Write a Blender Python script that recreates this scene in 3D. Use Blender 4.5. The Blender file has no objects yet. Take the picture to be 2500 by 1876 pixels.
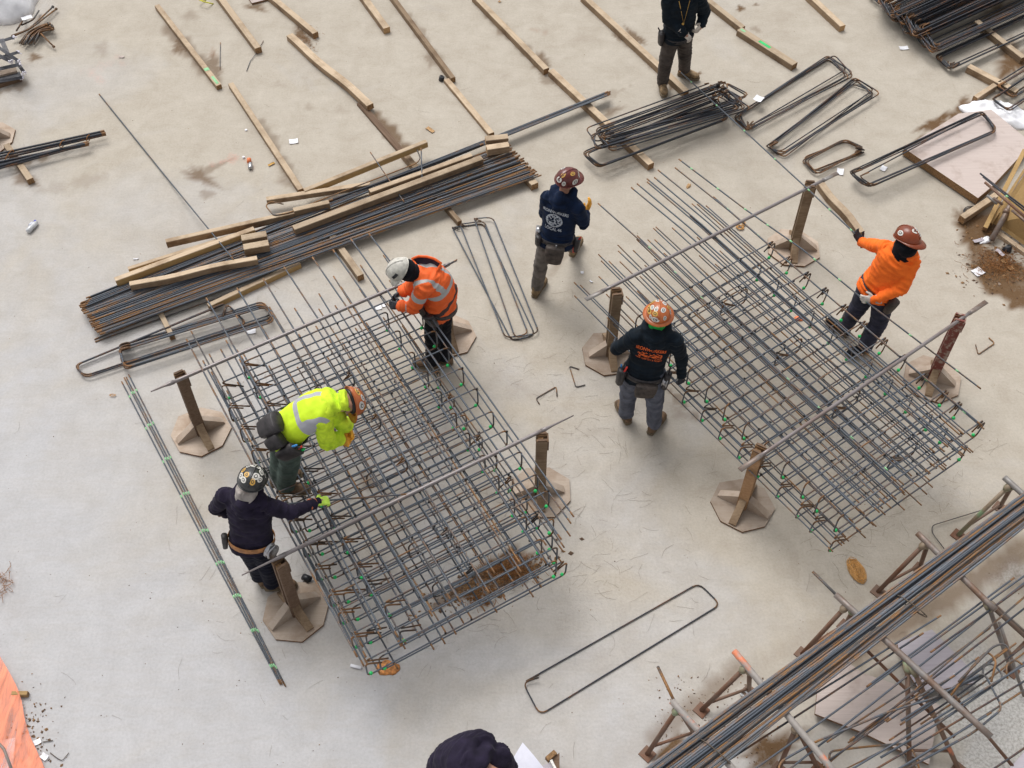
import bpy, bmesh, math, random
import numpy as np
from mathutils import Vector, Matrix, noise
from mathutils.bvhtree import BVHTree
random.seed(7)
R = random.random
def U(a, b): return a + (b - a) * R()

# ---------------------------------------------------------------- camera, light, exposure
FOC, CX, CY, TILT, CAMH = 2800.0, 1250.0, 938.0, math.radians(52.5), 9.6
scn = bpy.context.scene
cd = bpy.data.cameras.new('camera'); cam = bpy.data.objects.new('camera', cd)
scn.collection.objects.link(cam); scn.camera = cam
cd.sensor_width = 36.0; cd.lens = 36.0 * FOC / 2500.0; cd.clip_start = 0.1; cd.clip_end = 400
cam.location = (0, 0, CAMH); cam.rotation_euler = (math.radians(90) - TILT, 0, 0)
SUN_EL, SUN_AZ = math.radians(58), math.radians(-28)      # azimuth from +Y towards +X
world = bpy.data.worlds.new('World'); scn.world = world; world.use_nodes = True
wt = world.node_tree; bg = wt.nodes['Background']
sky = wt.nodes.new('ShaderNodeTexSky'); sky.sky_type = 'NISHITA'; sky.sun_disc = False
sky.sun_elevation = SUN_EL; sky.sun_rotation = SUN_AZ; sky.dust_density = 4.0; sky.air_density = 1.0
hs = wt.nodes.new('ShaderNodeHueSaturation'); hs.inputs['Saturation'].default_value = 0.08
wt.links.new(sky.outputs[0], hs.inputs['Color']); wt.links.new(hs.outputs[0], bg.inputs[0])
bg.inputs[1].default_value = 0.14
sl = bpy.data.lights.new('sun', 'SUN'); sl.energy = 1.3; sl.angle = math.radians(32); sl.color = (1.0, 0.97, 0.92)
so = bpy.data.objects.new('sun', sl); scn.collection.objects.link(so)
sd = Vector((math.sin(SUN_AZ) * math.cos(SUN_EL), math.cos(SUN_AZ) * math.cos(SUN_EL), math.sin(SUN_EL)))
so.rotation_euler = (-sd).to_track_quat('-Z', 'Y').to_euler(); so.location = (0, 8, 30)
vs = scn.view_settings; vs.view_transform = 'Standard'; vs.look = 'None'; vs.gamma = 1; vs.exposure = 0.25

# ---------------------------------------------------------------- helpers
def P(px, py, z=0.0):
    """world point on the horizontal level z that the photograph shows at (px, py)"""
    u = (px - CX) / FOC; v = (py - CY) / FOC
    c, s = math.cos(TILT), math.sin(TILT)
    d = Vector((u, c - v * s, -s - v * c)); t = (CAMH - z) / -d.z
    return Vector((d.x * t, d.y * t, z))
def lerp(a, b, t): return a + (b - a) * t
COL = scn.collection
def tag(o, label=None, cat=None, group=None, kind=None):
    if label: o['label'] = label
    if cat: o['category'] = cat
    if group: o['group'] = group
    if kind: o['kind'] = kind
    return o
WL = {}
def wloc(o):
    return Vector(WL.get(o.name, (0, 0, 0))) if o else Vector((0, 0, 0))
class MB:
    def __init__(s): s.v = []; s.f = []; s.m = []; s.sm = True
    def add(s, vs_, fs, mi=0):
        b = len(s.v); s.v.extend(vs_)
        for f in fs: s.f.append(tuple(i + b for i in f)); s.m.append(mi)
    def box(s, c, ax, ay, az, mi=0, ends=None):
        """box centred at c with half-axis vectors; ends = material of the faces normal to ax"""
        vs_ = [c + ax * i + ay * j + az * k for i in (-1, 1) for j in (-1, 1) for k in (-1, 1)]
        fs = [(0, 1, 3, 2), (4, 6, 7, 5), (0, 4, 5, 1), (2, 3, 7, 6), (0, 2, 6, 4), (1, 5, 7, 3)]
        b = len(s.v); s.v.extend(vs_)
        for n, f in enumerate(fs):
            s.f.append(tuple(i + b for i in f)); s.m.append(ends if (ends is not None and n < 2) else mi)
    def tube(s, pts, r, n=6, mi=0, closed=False, mats=None, cap=True):
        pts = [Vector(p) for p in pts]; L = len(pts); rings = []
        rr = r if isinstance(r, (list, tuple)) else [r] * L
        prev = None
        for i, p in enumerate(pts):
            if closed: t = pts[(i + 1) % L] - pts[i - 1]
            else: t = pts[min(i + 1, L - 1)] - pts[max(i - 1, 0)]
            if t.length < 1e-9: t = Vector((1, 0, 0))
            t.normalize()
            if prev is None:
                a = Vector((0, 0, 1)) if abs(t.z) < 0.9 else Vector((1, 0, 0)); nx = t.cross(a).normalized()
            else:
                nx = (prev - t * prev.dot(t)); nx = nx.normalized() if nx.length > 1e-6 else t.orthogonal().normalized()
            prev = nx; ny = t.cross(nx)
            rings.append([p + (nx * math.cos(q) + ny * math.sin(q)) * rr[i] for q in [2 * math.pi * k / n for k in range(n)]])
        b = len(s.v)
        for rg in rings: s.v.extend(rg)
        for i in range(L if closed else L - 1):
            j = (i + 1) % L; m = mats[i] if mats else mi
            for k in range(n):
                k2 = (k + 1) % n
                s.f.append((b + i * n + k, b + i * n + k2, b + j * n + k2, b + j * n + k)); s.m.append(m)
        if cap and not closed:
            s.f.append(tuple(b + k for k in reversed(range(n)))); s.m.append(mats[0] if mats else mi)
            s.f.append(tuple(b + (L - 1) * n + k for k in range(n))); s.m.append(mats[-1] if mats else mi)
    def loft(s, rings, n=16, mi=0, e=2.0):
        """rings: (centre, side vec, front vec, a, b)"""
        b = len(s.v)
        for (c, sv, fv, a, bb) in rings:
            for k in range(n):
                q = 2 * math.pi * k / n; cx, sx = math.cos(q), math.sin(q)
                cx = math.copysign(abs(cx) ** (2 / e), cx); sx = math.copysign(abs(sx) ** (2 / e), sx)
                s.v.append(c + sv * (a * cx) + fv * (bb * sx))
        for i in range(len(rings) - 1):
            for k in range(n):
                k2 = (k + 1) % n
                s.f.append((b + i * n + k, b + i * n + k2, b + (i + 1) * n + k2, b + (i + 1) * n + k)); s.m.append(mi)
        s.f.append(tuple(b + k for k in reversed(range(n)))); s.m.append(mi)
        s.f.append(tuple(b + (len(rings) - 1) * n + k for k in range(n))); s.m.append(mi)
    def ball(s, c, r, mi=0, nu=8, nv=6, ax=None):
        ax = ax or (Vector((1, 0, 0)), Vector((0, 1, 0)), Vector((0, 0, 1)))
        if not isinstance(r, (tuple, list)): r = (r, r, r)
        b = len(s.v)
        s.v.append(c - ax[2] * r[2])
        for j in range(1, nv):
            ph = -math.pi / 2 + math.pi * j / nv
            for k in range(nu):
                q = 2 * math.pi * k / nu
                s.v.append(c + ax[0] * (r[0] * math.cos(ph) * math.cos(q)) + ax[1] * (r[1] * math.cos(ph) * math.sin(q)) + ax[2] * (r[2] * math.sin(ph)))
        s.v.append(c + ax[2] * r[2]); top = len(s.v) - 1
        for k in range(nu):
            k2 = (k + 1) % nu
            s.f.append((b, b + 1 + k2, b + 1 + k)); s.m.append(mi)
            s.f.append((top, b + 1 + (nv - 2) * nu + k, b + 1 + (nv - 2) * nu + k2)); s.m.append(mi)
            for j in range(nv - 2):
                s.f.append((b + 1 + j * nu + k, b + 1 + j * nu + k2, b + 1 + (j + 1) * nu + k2, b + 1 + (j + 1) * nu + k)); s.m.append(mi)
    def prism(s, pts, h, mi=0, side=None):
        """flat polygon (list of world points, counter-clockwise from above) thickened downward by h"""
        n = len(pts); b = len(s.v); side = mi if side is None else side
        s.v.extend([Vector(p) for p in pts]); s.v.extend([Vector(p) - Vector((0, 0, h)) for p in pts])
        s.f.append(tuple(b + i for i in range(n))); s.m.append(mi)
        s.f.append(tuple(b + n + i for i in reversed(range(n)))); s.m.append(side)
        for i in range(n):
            j = (i + 1) % n; s.f.append((b + i, b + n + i, b + n + j, b + j)); s.m.append(side)
    def raw(s):
        me = bpy.data.meshes.new('m'); me.from_pydata([tuple(v) for v in s.v], [], s.f); me.update()
        for i, p in enumerate(me.polygons): p.material_index = s.m[i]
        return me
    def build(s, name, mats, parent=None, origin=None, smooth=True, rot=None, **kw):
        V = [Vector(v) for v in s.v]
        if origin is None:
            mn = Vector((min(v.x for v in V), min(v.y for v in V), min(v.z for v in V)))
            mx = Vector((max(v.x for v in V), max(v.y for v in V), max(v.z for v in V)))
            origin = Vector(((mn.x + mx.x) / 2, (mn.y + mx.y) / 2, mn.z))
        origin = Vector(origin)
        inv = rot.inverted() if rot else None
        s.v = [(inv @ (v - origin)) if inv else (v - origin) for v in V]
        me = s.raw(); me.name = name
        bm = bmesh.new(); bm.from_mesh(me); bmesh.ops.recalc_face_normals(bm, faces=bm.faces); bm.to_mesh(me); bm.free()
        return place(me, name, mats, parent, origin, smooth, rot, **kw)
def place(me, name, mats, parent=None, origin=Vector((0, 0, 0)), smooth=True, rot=None, **kw):
    idx_ = [p.material_index for p in me.polygons]; me.materials.clear()
    for m in (mats if isinstance(mats, (list, tuple)) else [mats]): me.materials.append(m)
    me.polygons.foreach_set('material_index', idx_)
    if smooth: me.polygons.foreach_set('use_smooth', [True] * len(me.polygons))
    o = bpy.data.objects.new(name, me); COL.objects.link(o)
    o.location = origin - (wloc(parent)); o.parent = parent; WL[o.name] = tuple(origin)
    if rot: o.rotation_euler = rot.to_euler()
    return tag(o, kw.get('label'), kw.get('cat'), kw.get('group'), kw.get('kind'))
def thing(name, loc, label, cat, group=None):
    o = bpy.data.objects.new(name, None); COL.objects.link(o); o.location = loc; o.empty_display_size = 0.1
    WL[o.name] = tuple(loc); return tag(o, label, cat, group)
def fillet(pts, r, seg=4):
    """round the interior corners of a polyline; returns points and a per-point bend flag"""
    out = [Vector(pts[0])]; fl = [0]
    for i in range(1, len(pts) - 1):
        a, b, c = Vector(pts[i - 1]), Vector(pts[i]), Vector(pts[i + 1])
        u = (a - b); w = (c - b); lu, lw = u.length, w.length
        if lu < 1e-6 or lw < 1e-6: continue
        u /= lu; w /= lw; d = min(r, lu * 0.48, lw * 0.48)
        p0, p1 = b + u * d, b + w * d
        for k in range(seg + 1):
            t = k / seg; q = p0 * (1 - t) ** 2 + b * 2 * t * (1 - t) + p1 * t ** 2
            out.append(q); fl.append(1 if k < seg else 0)
    out.append(Vector(pts[-1])); fl.append(0)
    return out, fl

# ---------------------------------------------------------------- materials
def mat(name):
    m = bpy.data.materials.new(name); m.use_nodes = True
    nt = m.node_tree; return m, nt, nt.nodes['Principled BSDF']
def rgb(nt, c):
    n = nt.nodes.new('ShaderNodeRGB'); n.outputs[0].default_value = (*c, 1); return n.outputs[0]
def coords(nt, kind='Object', rnd=True, scale=(1, 1, 1)):
    tc = nt.nodes.new('ShaderNodeTexCoord'); out = tc.outputs[kind]
    mp = nt.nodes.new('ShaderNodeMapping'); nt.links.new(out, mp.inputs['Vector']); mp.inputs['Scale'].default_value = scale
    if rnd:
        oi = nt.nodes.new('ShaderNodeObjectInfo'); mu = nt.nodes.new('ShaderNodeMath'); mu.operation = 'MULTIPLY'
        mu.inputs[1].default_value = 37.0; nt.links.new(oi.outputs['Random'], mu.inputs[0])
        nt.links.new(mu.outputs[0], mp.inputs['Location'])
    return mp.outputs[0]
def noi(nt, vec, scale, detail=4, rough=0.55, dist=0.0):
    n = nt.nodes.new('ShaderNodeTexNoise'); n.inputs['Scale'].default_value = scale; n.inputs['Detail'].default_value = detail
    n.inputs['Roughness'].default_value = rough; n.inputs['Distortion'].default_value = dist
    nt.links.new(vec, n.inputs['Vector']); return n.outputs[0]
def ramp(nt, fac, stops):
    n = nt.nodes.new('ShaderNodeValToRGB'); nt.links.new(fac, n.inputs[0]); el = n.color_ramp.elements
    while len(el) < len(stops): el.new(0.5)
    for e, (p, c) in zip(el, stops):
        e.position = p; e.color = (*c, 1) if len(c) == 3 else c
    return n.outputs[0]
def mix(nt, fac, a, b, mode='MIX'):
    n = nt.nodes.new('ShaderNodeMixRGB'); n.blend_type = mode
    for i, x in enumerate((fac, a, b)):
        if isinstance(x, (int, float)): n.inputs[i].default_value = x
        elif isinstance(x, tuple): n.inputs[i].default_value = (*x, 1)
        else: nt.links.new(x, n.inputs[i])
    return n.outputs[0]
def mth(nt, op, a, b=None):
    n = nt.nodes.new('ShaderNodeMath'); n.operation = op
    for i, x in enumerate((a, b)):
        if x is None: continue
        if isinstance(x, (int, float)): n.inputs[i].default_value = x
        else: nt.links.new(x, n.inputs[i])
    return n.outputs[0]
def bump(nt, bs, h, strength=0.3, dist=0.01):
    b = nt.nodes.new('ShaderNodeBump'); b.inputs['Strength'].default_value = strength; b.inputs['Distance'].default_value = dist
    nt.links.new(h, b.inputs['Height']); nt.links.new(b.outputs[0], bs.inputs['Normal'])
G3 = lambda v: (v, v, v)
def simple(name, c, rough=0.7, var=0.12, scale=20.0, metal=0.0, b=0.0, spec=0.5, kind='Object'):
    m, nt, bs = mat(name); v = coords(nt, kind); n = noi(nt, v, scale, 5)
    d = tuple(max(0, x * (1 - 2 * var)) for x in c); h = tuple(min(1, x * (1 + 2 * var)) for x in c)
    nt.links.new(ramp(nt, n, [(0.3, d), (0.7, h)]), bs.inputs['Base Color'])
    bs.inputs['Roughness'].default_value = rough; bs.inputs['Metallic'].default_value = metal
    bs.inputs['Specular IOR Level'].default_value = spec
    if b: bump(nt, bs, n, b, 0.01)
    return m
def steel_mat(name, base, rustcol, lo, hi, rough=0.5, ribs=True):
    """mill-scale steel with rust blooming in patches; every bar gets its own amount"""
    m, nt, bs = mat(name); v = coords(nt)
    n1 = noi(nt, v, 4.5, 4); n2 = noi(nt, v, 60.0, 4)
    oi = nt.nodes.new('ShaderNodeObjectInfo')
    s = mth(nt, 'ADD', mth(nt, 'MULTIPLY', n1, 0.75), mth(nt, 'MULTIPLY', n2, 0.3))
    s = mth(nt, 'ADD', s, mth(nt, 'MULTIPLY', oi.outputs['Random'], 0.14))
    f = ramp(nt, s, [(lo, G3(0)), (hi, G3(1))])
    steel = mix(nt, n2, tuple(x * 0.72 for x in base), tuple(x * 1.3 for x in base))
    nt.links.new(mix(nt, f, steel, rustcol), bs.inputs['Base Color'])
    bs.inputs['Metallic'].default_value = 0.25; bs.inputs['Roughness'].default_value = rough
    if ribs:
        w = nt.nodes.new('ShaderNodeTexWave'); w.inputs['Scale'].default_value = 28; w.wave_profile = 'SIN'; w.bands_direction = 'X'
        nt.links.new(v, w.inputs['Vector']); bump(nt, bs, w.outputs[0], 0.5, 0.004)
    return m
M = {}
M['bar'] = steel_mat('rebar_steel', (0.086, 0.100, 0.122), (0.22, 0.11, 0.04), 0.62, 0.80)
M['pilebar'] = steel_mat('pile_bar_steel', (0.15, 0.165, 0.19), (0.27, 0.135, 0.05), 0.58, 0.74)
M['bar2'] = steel_mat('rebar_steel_dark', (0.038, 0.043, 0.055), (0.19, 0.08, 0.026), 0.60, 0.82)
M['bend'] = steel_mat('rebar_bend_rust', (0.035, 0.028, 0.026), (0.24, 0.11, 0.035), 0.50, 0.72)
M['rustbar'] = steel_mat('rusty_bar', (0.095, 0.09, 0.09), (0.25, 0.125, 0.045), 0.56, 0.68)
M['tip'] = simple('rusty_tip', (0.21, 0.11, 0.05), 0.8, 0.2)
M['pipe'] = steel_mat('pipe_steel', (0.23, 0.205, 0.205), (0.17, 0.10, 0.07), 0.62, 0.95, 0.3, ribs=False)
M['galv'] = steel_mat('galvanised_pipe', (0.24, 0.225, 0.215), (0.17, 0.10, 0.065), 0.50, 0.75, 0.45, ribs=False)
M['rustpipe'] = steel_mat('rusted_trestle_pipe', (0.19, 0.14, 0.11), (0.17, 0.07, 0.035), 0.42, 0.75, 0.7, ribs=False)
M['wire'] = simple('tie_wire', (0.10, 0.075, 0.055), 0.7); M['clipwire'] = simple('clipping_wire', (0.21, 0.165, 0.125), 0.8); M['tie'] = simple('dark_tie_knot', (0.02, 0.017, 0.016), 0.7)
M['rustwire'] = simple('rusty_wire', (0.26, 0.11, 0.03), 0.8)
M['green'] = simple('green_paint', (0.02, 0.50, 0.13), 0.6)
M['palegreen'] = simple('pale_green_paint', (0.25, 0.52, 0.27), 0.7)
M['orangepaint'] = simple('orange_paint', (0.75, 0.2, 0.07), 0.6, 0.15)
M['paper'] = simple('paper', (0.80, 0.80, 0.84), 0.8, 0.03)
M['black'] = simple('black_plastic', (0.012, 0.013, 0.018), 0.4)
M['orangebag'] = simple('orange_film', (0.55, 0.22, 0.06), 0.45, 0.3, 30, b=0.5)
def wood_mat(name, c1, c2, dirt, dlo=0.55, dhi=0.8):
    m, nt, bs = mat(name); v = coords(nt)
    vs_ = coords(nt, scale=(1.2, 26, 26)); g = noi(nt, vs_, 2.2, 6, 0.65, 0.4)
    col = ramp(nt, g, [(0.28, c2), (0.5, tuple((a + b) / 2 for a, b in zip(c1, c2))), (0.72, c1)])
    n = noi(nt, v, 3.5, 5, 0.65); f = ramp(nt, n, [(dlo, G3(0)), (dhi, G3(0.8))])
    col = mix(nt, f, col, dirt)
    oi = nt.nodes.new('ShaderNodeObjectInfo')
    k = ramp(nt, oi.outputs['Random'], [(0, G3(0.78)), (1, G3(1.12))]); col = mix(nt, 1.0, col, k, 'MULTIPLY')
    nt.links.new(col, bs.inputs['Base Color']); bs.inputs['Roughness'].default_value = 0.85
    bump(nt, bs, g, 0.35, 0.004); return m
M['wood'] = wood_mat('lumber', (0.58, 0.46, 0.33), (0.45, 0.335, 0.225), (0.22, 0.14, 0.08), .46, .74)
M['woodside'] = wood_mat('weathered_and_shaded_lumber', (0.36, 0.26, 0.17), (0.21, 0.135, 0.075), (0.11, 0.06, 0.03), .48, .7)  # also on sides of pale timbers, where its darkness paints their shade
M['oldwood'] = wood_mat('old_brown_plank', (0.20, 0.13, 0.085), (0.10, 0.055, 0.03), (0.06, 0.03, 0.018))
M['endgrain'] = simple('end_grain', (0.24, 0.135, 0.06), 0.9, 0.25, 60)
M['endpale'] = simple('pale_end_grain', (0.44, 0.27, 0.13), 0.9, 0.15, 60)
M['yellowply'] = wood_mat('yellow_form_board', (0.52, 0.345, 0.15), (0.42, 0.26, 0.10), (0.22, 0.13, 0.06))
M['ply'] = wood_mat('octagon_plywood', (0.52, 0.43, 0.355), (0.45, 0.36, 0.285), (0.24, 0.15, 0.09), 0.42, 0.75)
M['plyedge'] = simple('plywood_edge', (0.19, 0.10, 0.05), 0.9, 0.3, 80)
M['pinkply'] = wood_mat('pinkish_form_ply', (0.56, 0.48, 0.445), (0.47, 0.39, 0.36), (0.30, 0.22, 0.18), 0.52, 0.78)
M['greyply'] = wood_mat('grey_form_ply', (0.50, 0.46, 0.50), (0.42, 0.38, 0.42), (0.36, 0.32, 0.32), 0.6, 0.9)
def overspray(name, base, c, scale, lo, hi):
    m, nt, bs = mat(name); v = coords(nt); n = noi(nt, v, scale, 4); b = noi(nt, v, 25, 5)
    f = ramp(nt, n, [(lo, G3(0)), (hi, G3(1))])
    nt.links.new(mix(nt, f, mix(nt, b, tuple(x * .7 for x in base), tuple(x * 1.3 for x in base)), c), bs.inputs['Base Color'])
    bs.inputs['Roughness'].default_value = 0.55; return m
M['pipeorange'] = overspray('pipe_orange_spray', (0.30, 0.27, 0.25), (0.62, 0.20, 0.10), 7, 0.60, 0.70)
M['pipegreen'] = overspray('pipe_green_spray', (0.25, 0.19, 0.13), (0.22, 0.34, 0.19), 5, 0.52, 0.72)
M['legorange'] = overspray('leg_orange_spray', (0.20, 0.12, 0.08), (0.60, 0.20, 0.10), 5, 0.60, 0.70)
M['postorange'] = wood_mat('orange_stained_post', (0.46, 0.28, 0.15), (0.30, 0.16, 0.075), (0.14, 0.07, 0.03), .45, .65)
M['redpost'] = overspray('red_flaking_paint', (0.35, 0.27, 0.22), (0.17, 0.035, 0.025), 16, 0.36, 0.5)
def cloth(name, c, rough=0.9, var=0.2, scale=11, b=0.45, sheen=0.03):
    m = simple(name, c, rough, var, scale, b=b, spec=0.2)
    m.node_tree.nodes['Principled BSDF'].inputs['Sheen Weight'].default_value = sheen; return m
def striped(name, base, stripe, extra=None):
    """cloth whose vertex attribute 'stripe' (signed metres) turns to reflective tape below zero"""
    m, nt, bs = mat(name); v = coords(nt); n = noi(nt, v, 14, 5)
    c0 = mix(nt, n, tuple(x * 0.85 for x in base), tuple(min(1, x * 1.15) for x in base))
    a = nt.nodes.new('ShaderNodeAttribute'); a.attribute_name = 'stripe'
    f = mth(nt, 'LESS_THAN', a.outputs['Fac'], 0.0)
    c = mix(nt, f, c0, stripe)
    if extra:
        a2 = nt.nodes.new('ShaderNodeAttribute'); a2.attribute_name = 'stripe2'
        c = mix(nt, mth(nt, 'LESS_THAN', a2.outputs['Fac'], 0.0), c, extra)
    nt.links.new(c, bs.inputs['Base Color']); bs.inputs['Roughness'].default_value = 0.75
    bump(nt, bs, n, 0.25, 0.01); return m
M['navy'] = cloth('navy_fleece', (0.0055, 0.0105, 0.017)); M['blue'] = cloth('blue_fleece', (0.005, 0.013, 0.038))
M['purple'] = cloth('dark_purple_fleece', (0.016, 0.012, 0.027)); M['blackc'] = cloth('black_cloth', (0.004, 0.0045, 0.008))
M['jeans'] = cloth('grey_blue_denim', (0.10, 0.108, 0.14)); M['darkjeans'] = cloth('dark_denim', (0.033, 0.035, 0.058))
M['greytrousers'] = cloth('grey_trousers', (0.135, 0.12, 0.11)); M['greentrousers'] = cloth('green_grey_work_trousers', (0.072, 0.10, 0.085))
M['browntrousers'] = cloth('brown_grey_trousers', (0.075, 0.062, 0.055)); M['navytrousers'] = cloth('navy_trousers', (0.007, 0.008, 0.018))
M['lime'] = striped('lime_vest_cloth', (0.62, 0.86, 0.02), (0.40, 0.40, 0.44))
M['limesleeve'] = cloth('lime_sleeve', (0.55, 0.85, 0.04), b=0.4)
M['hivis'] = striped('orange_hivis_cloth', (0.85, 0.13, 0.02), (0.42, 0.42, 0.42), (0.055, 0.03, 0.03))
M['orange'] = cloth('orange_fleece', (1.0, 0.17, 0.022), b=0.45, var=.07)
M['skin'] = simple('skin', (0.42, 0.22, 0.15), 0.5); M['leather'] = simple('brown_boot_leather', (0.15, 0.09, 0.05), 0.75, 0.25)
M['tanboot'] = simple('tan_boot_leather', (0.24, 0.16, 0.085), 0.8, 0.25); M['sole'] = simple('boot_sole', (0.16, 0.12, 0.075), 0.85)
M['glovey'] = simple('yellow_leather_glove', (0.72, 0.33, 0.03), 0.75, 0.2, b=0.4); M['glovew'] = simple('white_cotton_glove', (0.52, 0.47, 0.42), 0.85, 0.2, b=0.4)
M['gloveb'] = simple('black_glove', (0.02, 0.023, 0.032), 0.6); M['gloveg'] = simple('lime_knit_glove', (0.55, 0.80, 0.10), 0.8)
M['belt'] = simple('dark_leather', (0.028, 0.024, 0.026), 0.5, 0.3); M['tanbelt'] = simple('tan_leather_belt', (0.36, 0.16, 0.055), 0.6, 0.2)
M['pouch'] = simple('worn_pouch_leather', (0.055, 0.042, 0.036), 0.7, 0.3); M['chrome'] = simple('bright_steel', (0.45, 0.45, 0.47), 0.3, metal=0.9)
M['hatbrown'] = simple('brown_hat_shell', (0.20, 0.036, 0.008), 0.3, 0.15, 6); M['hatorange'] = simple('orange_hat_shell', (0.44, 0.12, 0.035), 0.25, 0.15, 6)
M['hatwhite'] = simple('white_hat_shell', (0.55, 0.53, 0.48), 0.35, 0.15); M['hatblack'] = simple('black_hat_shell', (0.03, 0.032, 0.033), 0.22, 0.2, 6)
M['hatmaroon'] = simple('maroon_hat_shell', (0.13, 0.025, 0.022), 0.22, 0.2, 6); M['sticker'] = simple('white_sticker', (0.66, 0.64, 0.60), 0.5, 0.15, 60)
M['stickerb'] = simple('dark_sticker', (0.03, 0.03, 0.03), 0.5); M['stickery'] = simple('yellow_sticker', (0.62, 0.36, 0.08), 0.5, 0.2, 60)
M['printorange'] = simple('orange_print', (0.80, 0.12, 0.02), 0.8, 0.25, 60); M['printwhite'] = simple('white_print', (0.42, 0.46, 0.52), 0.8, 0.2, 60)
M['greencloth'] = cloth('green_gaiter', (0.02, 0.36, 0.06)); M['greycloth'] = cloth('grey_hood_lining', (0.33, 0.30, 0.28))
M['red'] = simple('red_handle', (0.6, 0.03, 0.02), 0.4); M['bluep'] = simple('blue_handle', (0.05, 0.25, 0.6), 0.4)
# ---------------------------------------------------------------- ground: one poured slab with stains and a walker's painted shadow
def blob(px, py, x, y, rx, ry, ang=0.0, soft=0.5, wob=0.35, seed=0.0):
    a = math.radians(ang); dx, dy = px - x, py - y
    u = (dx * math.cos(a) + dy * math.sin(a)) / rx; v = (-dx * math.sin(a) + dy * math.cos(a)) / ry
    th = np.arctan2(v, u); r = np.sqrt(u * u + v * v)
    w = 1 + wob * (0.5 * np.sin(3 * th + seed * 7) + 0.3 * np.sin(7 * th + seed * 13) + 0.25 * np.sin(13 * th + seed * 5))
    return np.clip((w - r) / soft, 0, 1)
def line(px, py, x0, y0, x1, y1, w, soft=0.6):
    L = math.hypot(x1 - x0, y1 - y0); ux, uy = (x1 - x0) / L, (y1 - y0) / L
    t = np.clip((px - x0) * ux + (py - y0) * uy, 0, L)
    d = np.hypot(px - x0 - ux * t, py - y0 - uy * t) + 5 * np.sin(t / 11.0) + 3.5 * np.sin(t / 4.3)
    return np.clip((w - d) / (w * soft), 0, 1)
XS = np.concatenate([[-120, -60, -30, -15, -9], np.arange(-7.4, 7.6, 0.035), [9, 15, 30, 60, 120]])
YS = np.concatenate([[-60, -30, -12, -4, 0], np.arange(2.6, 16.2, 0.035), [18, 22, 30, 60, 160]])
gx, gy = np.meshgrid(XS, YS)
c_, s_ = math.cos(TILT), math.sin(TILT)
dep = np.maximum(gy * c_ + CAMH * s_, 0.5)
gpx = CX + FOC * gx / dep; gpy = CY + FOC * (-gy * s_ + CAMH * c_) / dep
brown = np.zeros_like(gx); warm = np.zeros_like(gx); pale = np.zeros_like(gx); rust = np.zeros_like(gx); red = np.zeros_like(gx)
mx_ = np.maximum
def B(*a, k=1.0, **q):
    global brown; brown = mx_(brown, min(1, k * 1.45) * blob(gpx, gpy, *a, **q))
def BL(*a, k=1.0, **q):
    global brown; brown = mx_(brown, min(1, k * 1.1) * line(gpx, gpy, *a, **q))
B(490, 432, 55, 22, 25, k=.55, seed=1, soft=.7); B(520, 410, 55, 10, -25, k=.35, seed=2); B(505, 475, 22, 14, 0, k=.3, seed=3)
BL(412, 75, 530, 195, 24, k=.55); B(440, 115, 26, 22, 40, k=.6, seed=4); B(520, 160, 26, 34, -30, k=.5, seed=5)
B(85, 140, 20, 12, 0, k=.6, seed=2); B(250, 118, 22, 26, 0, k=.22, seed=6, soft=.8); B(465, 38, 26, 18, 0, k=.25, soft=.8)
B(738, 88, 36, 16, 50, k=.9, seed=3); B(625, 18, 34, 13, 10, k=.6, seed=8, soft=.7)
BL(920, 285, 990, 365, 20, k=.8); BL(640, 300, 715, 440, 15, k=.45); B(700, 440, 34, 22, 50, k=.35, seed=3, soft=.8)
BL(1000, 40, 1095, 190, 12, k=.4); B(1050, 145, 16, 20, 0, k=.35, seed=5); BL(1190, 40, 1325, 160, 13, k=.5); B(1320, 150, 26, 24, 0, k=.55, seed=9); B(1335, 195, 28, 14, 30, k=.35, seed=4)
BL(1500, 70, 1610, 170, 11, k=.35); B(1550, 92, 36, 14, 40, k=.6, seed=5); B(1512, 92, 20, 10, 30, k=.5, seed=7); B(1492, 273, 36, 15, -20, k=.45, seed=2, soft=.8)
B(1808, 21, 11, 10, 0, k=.7, seed=2); B(1846, 12, 7, 5, 0, k=.5); B(1708, 180, 7, 4, k=.7); B(1845, 72, 16, 8, 20, k=.3)
BL(1540, 210, 1440, 255, 7, k=.25); B(830, 270, 26, 17, 0, k=.15, soft=1.0); B(680, 205, 26, 16, 0, k=.16, soft=1.0); B(755, 262, 14, 14, 0, k=.2, soft=.9)
B(1640, 212, 14, 10, 0, k=.5, seed=2); B(870, 880, 30, 10, 20, k=.1, soft=1)
B(2285, 300, 60, 17, -28, k=.85, seed=4, soft=.5); B(2345, 265, 44, 16, -50, k=.85, seed=6); B(2240, 345, 40, 8, -35, k=.5, seed=6)
B(2470, 150, 50, 60, 20, k=.7, seed=3, soft=.6); B(2440, 30, 90, 34, -20, k=.55, soft=.8)
B(2445, 670, 105, 56, 32, k=.95, seed=5, soft=.22, wob=.2); B(2390, 560, 60, 66, 60, k=.85, seed=8, soft=.35, wob=.25); B(2500, 720, 62, 40, 20, k=.9, seed=3, soft=.3); B(2352, 535, 38, 22, 60, k=.5, seed=1)
B(1215, 1400, 120, 42, -25, k=.95, seed=7, soft=.3); B(1110, 1455, 90, 22, -22, k=.5, seed=9, soft=.5)
B(845, 1085, 60, 26, 40, k=.3, soft=.9); B(905, 1180, 46, 26, 30, k=.4, seed=3, soft=.8); B(1000, 1230, 120, 60, -20, k=.18, soft=1)
B(1260, 960, 60, 40, 0, k=.1, soft=1)
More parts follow.
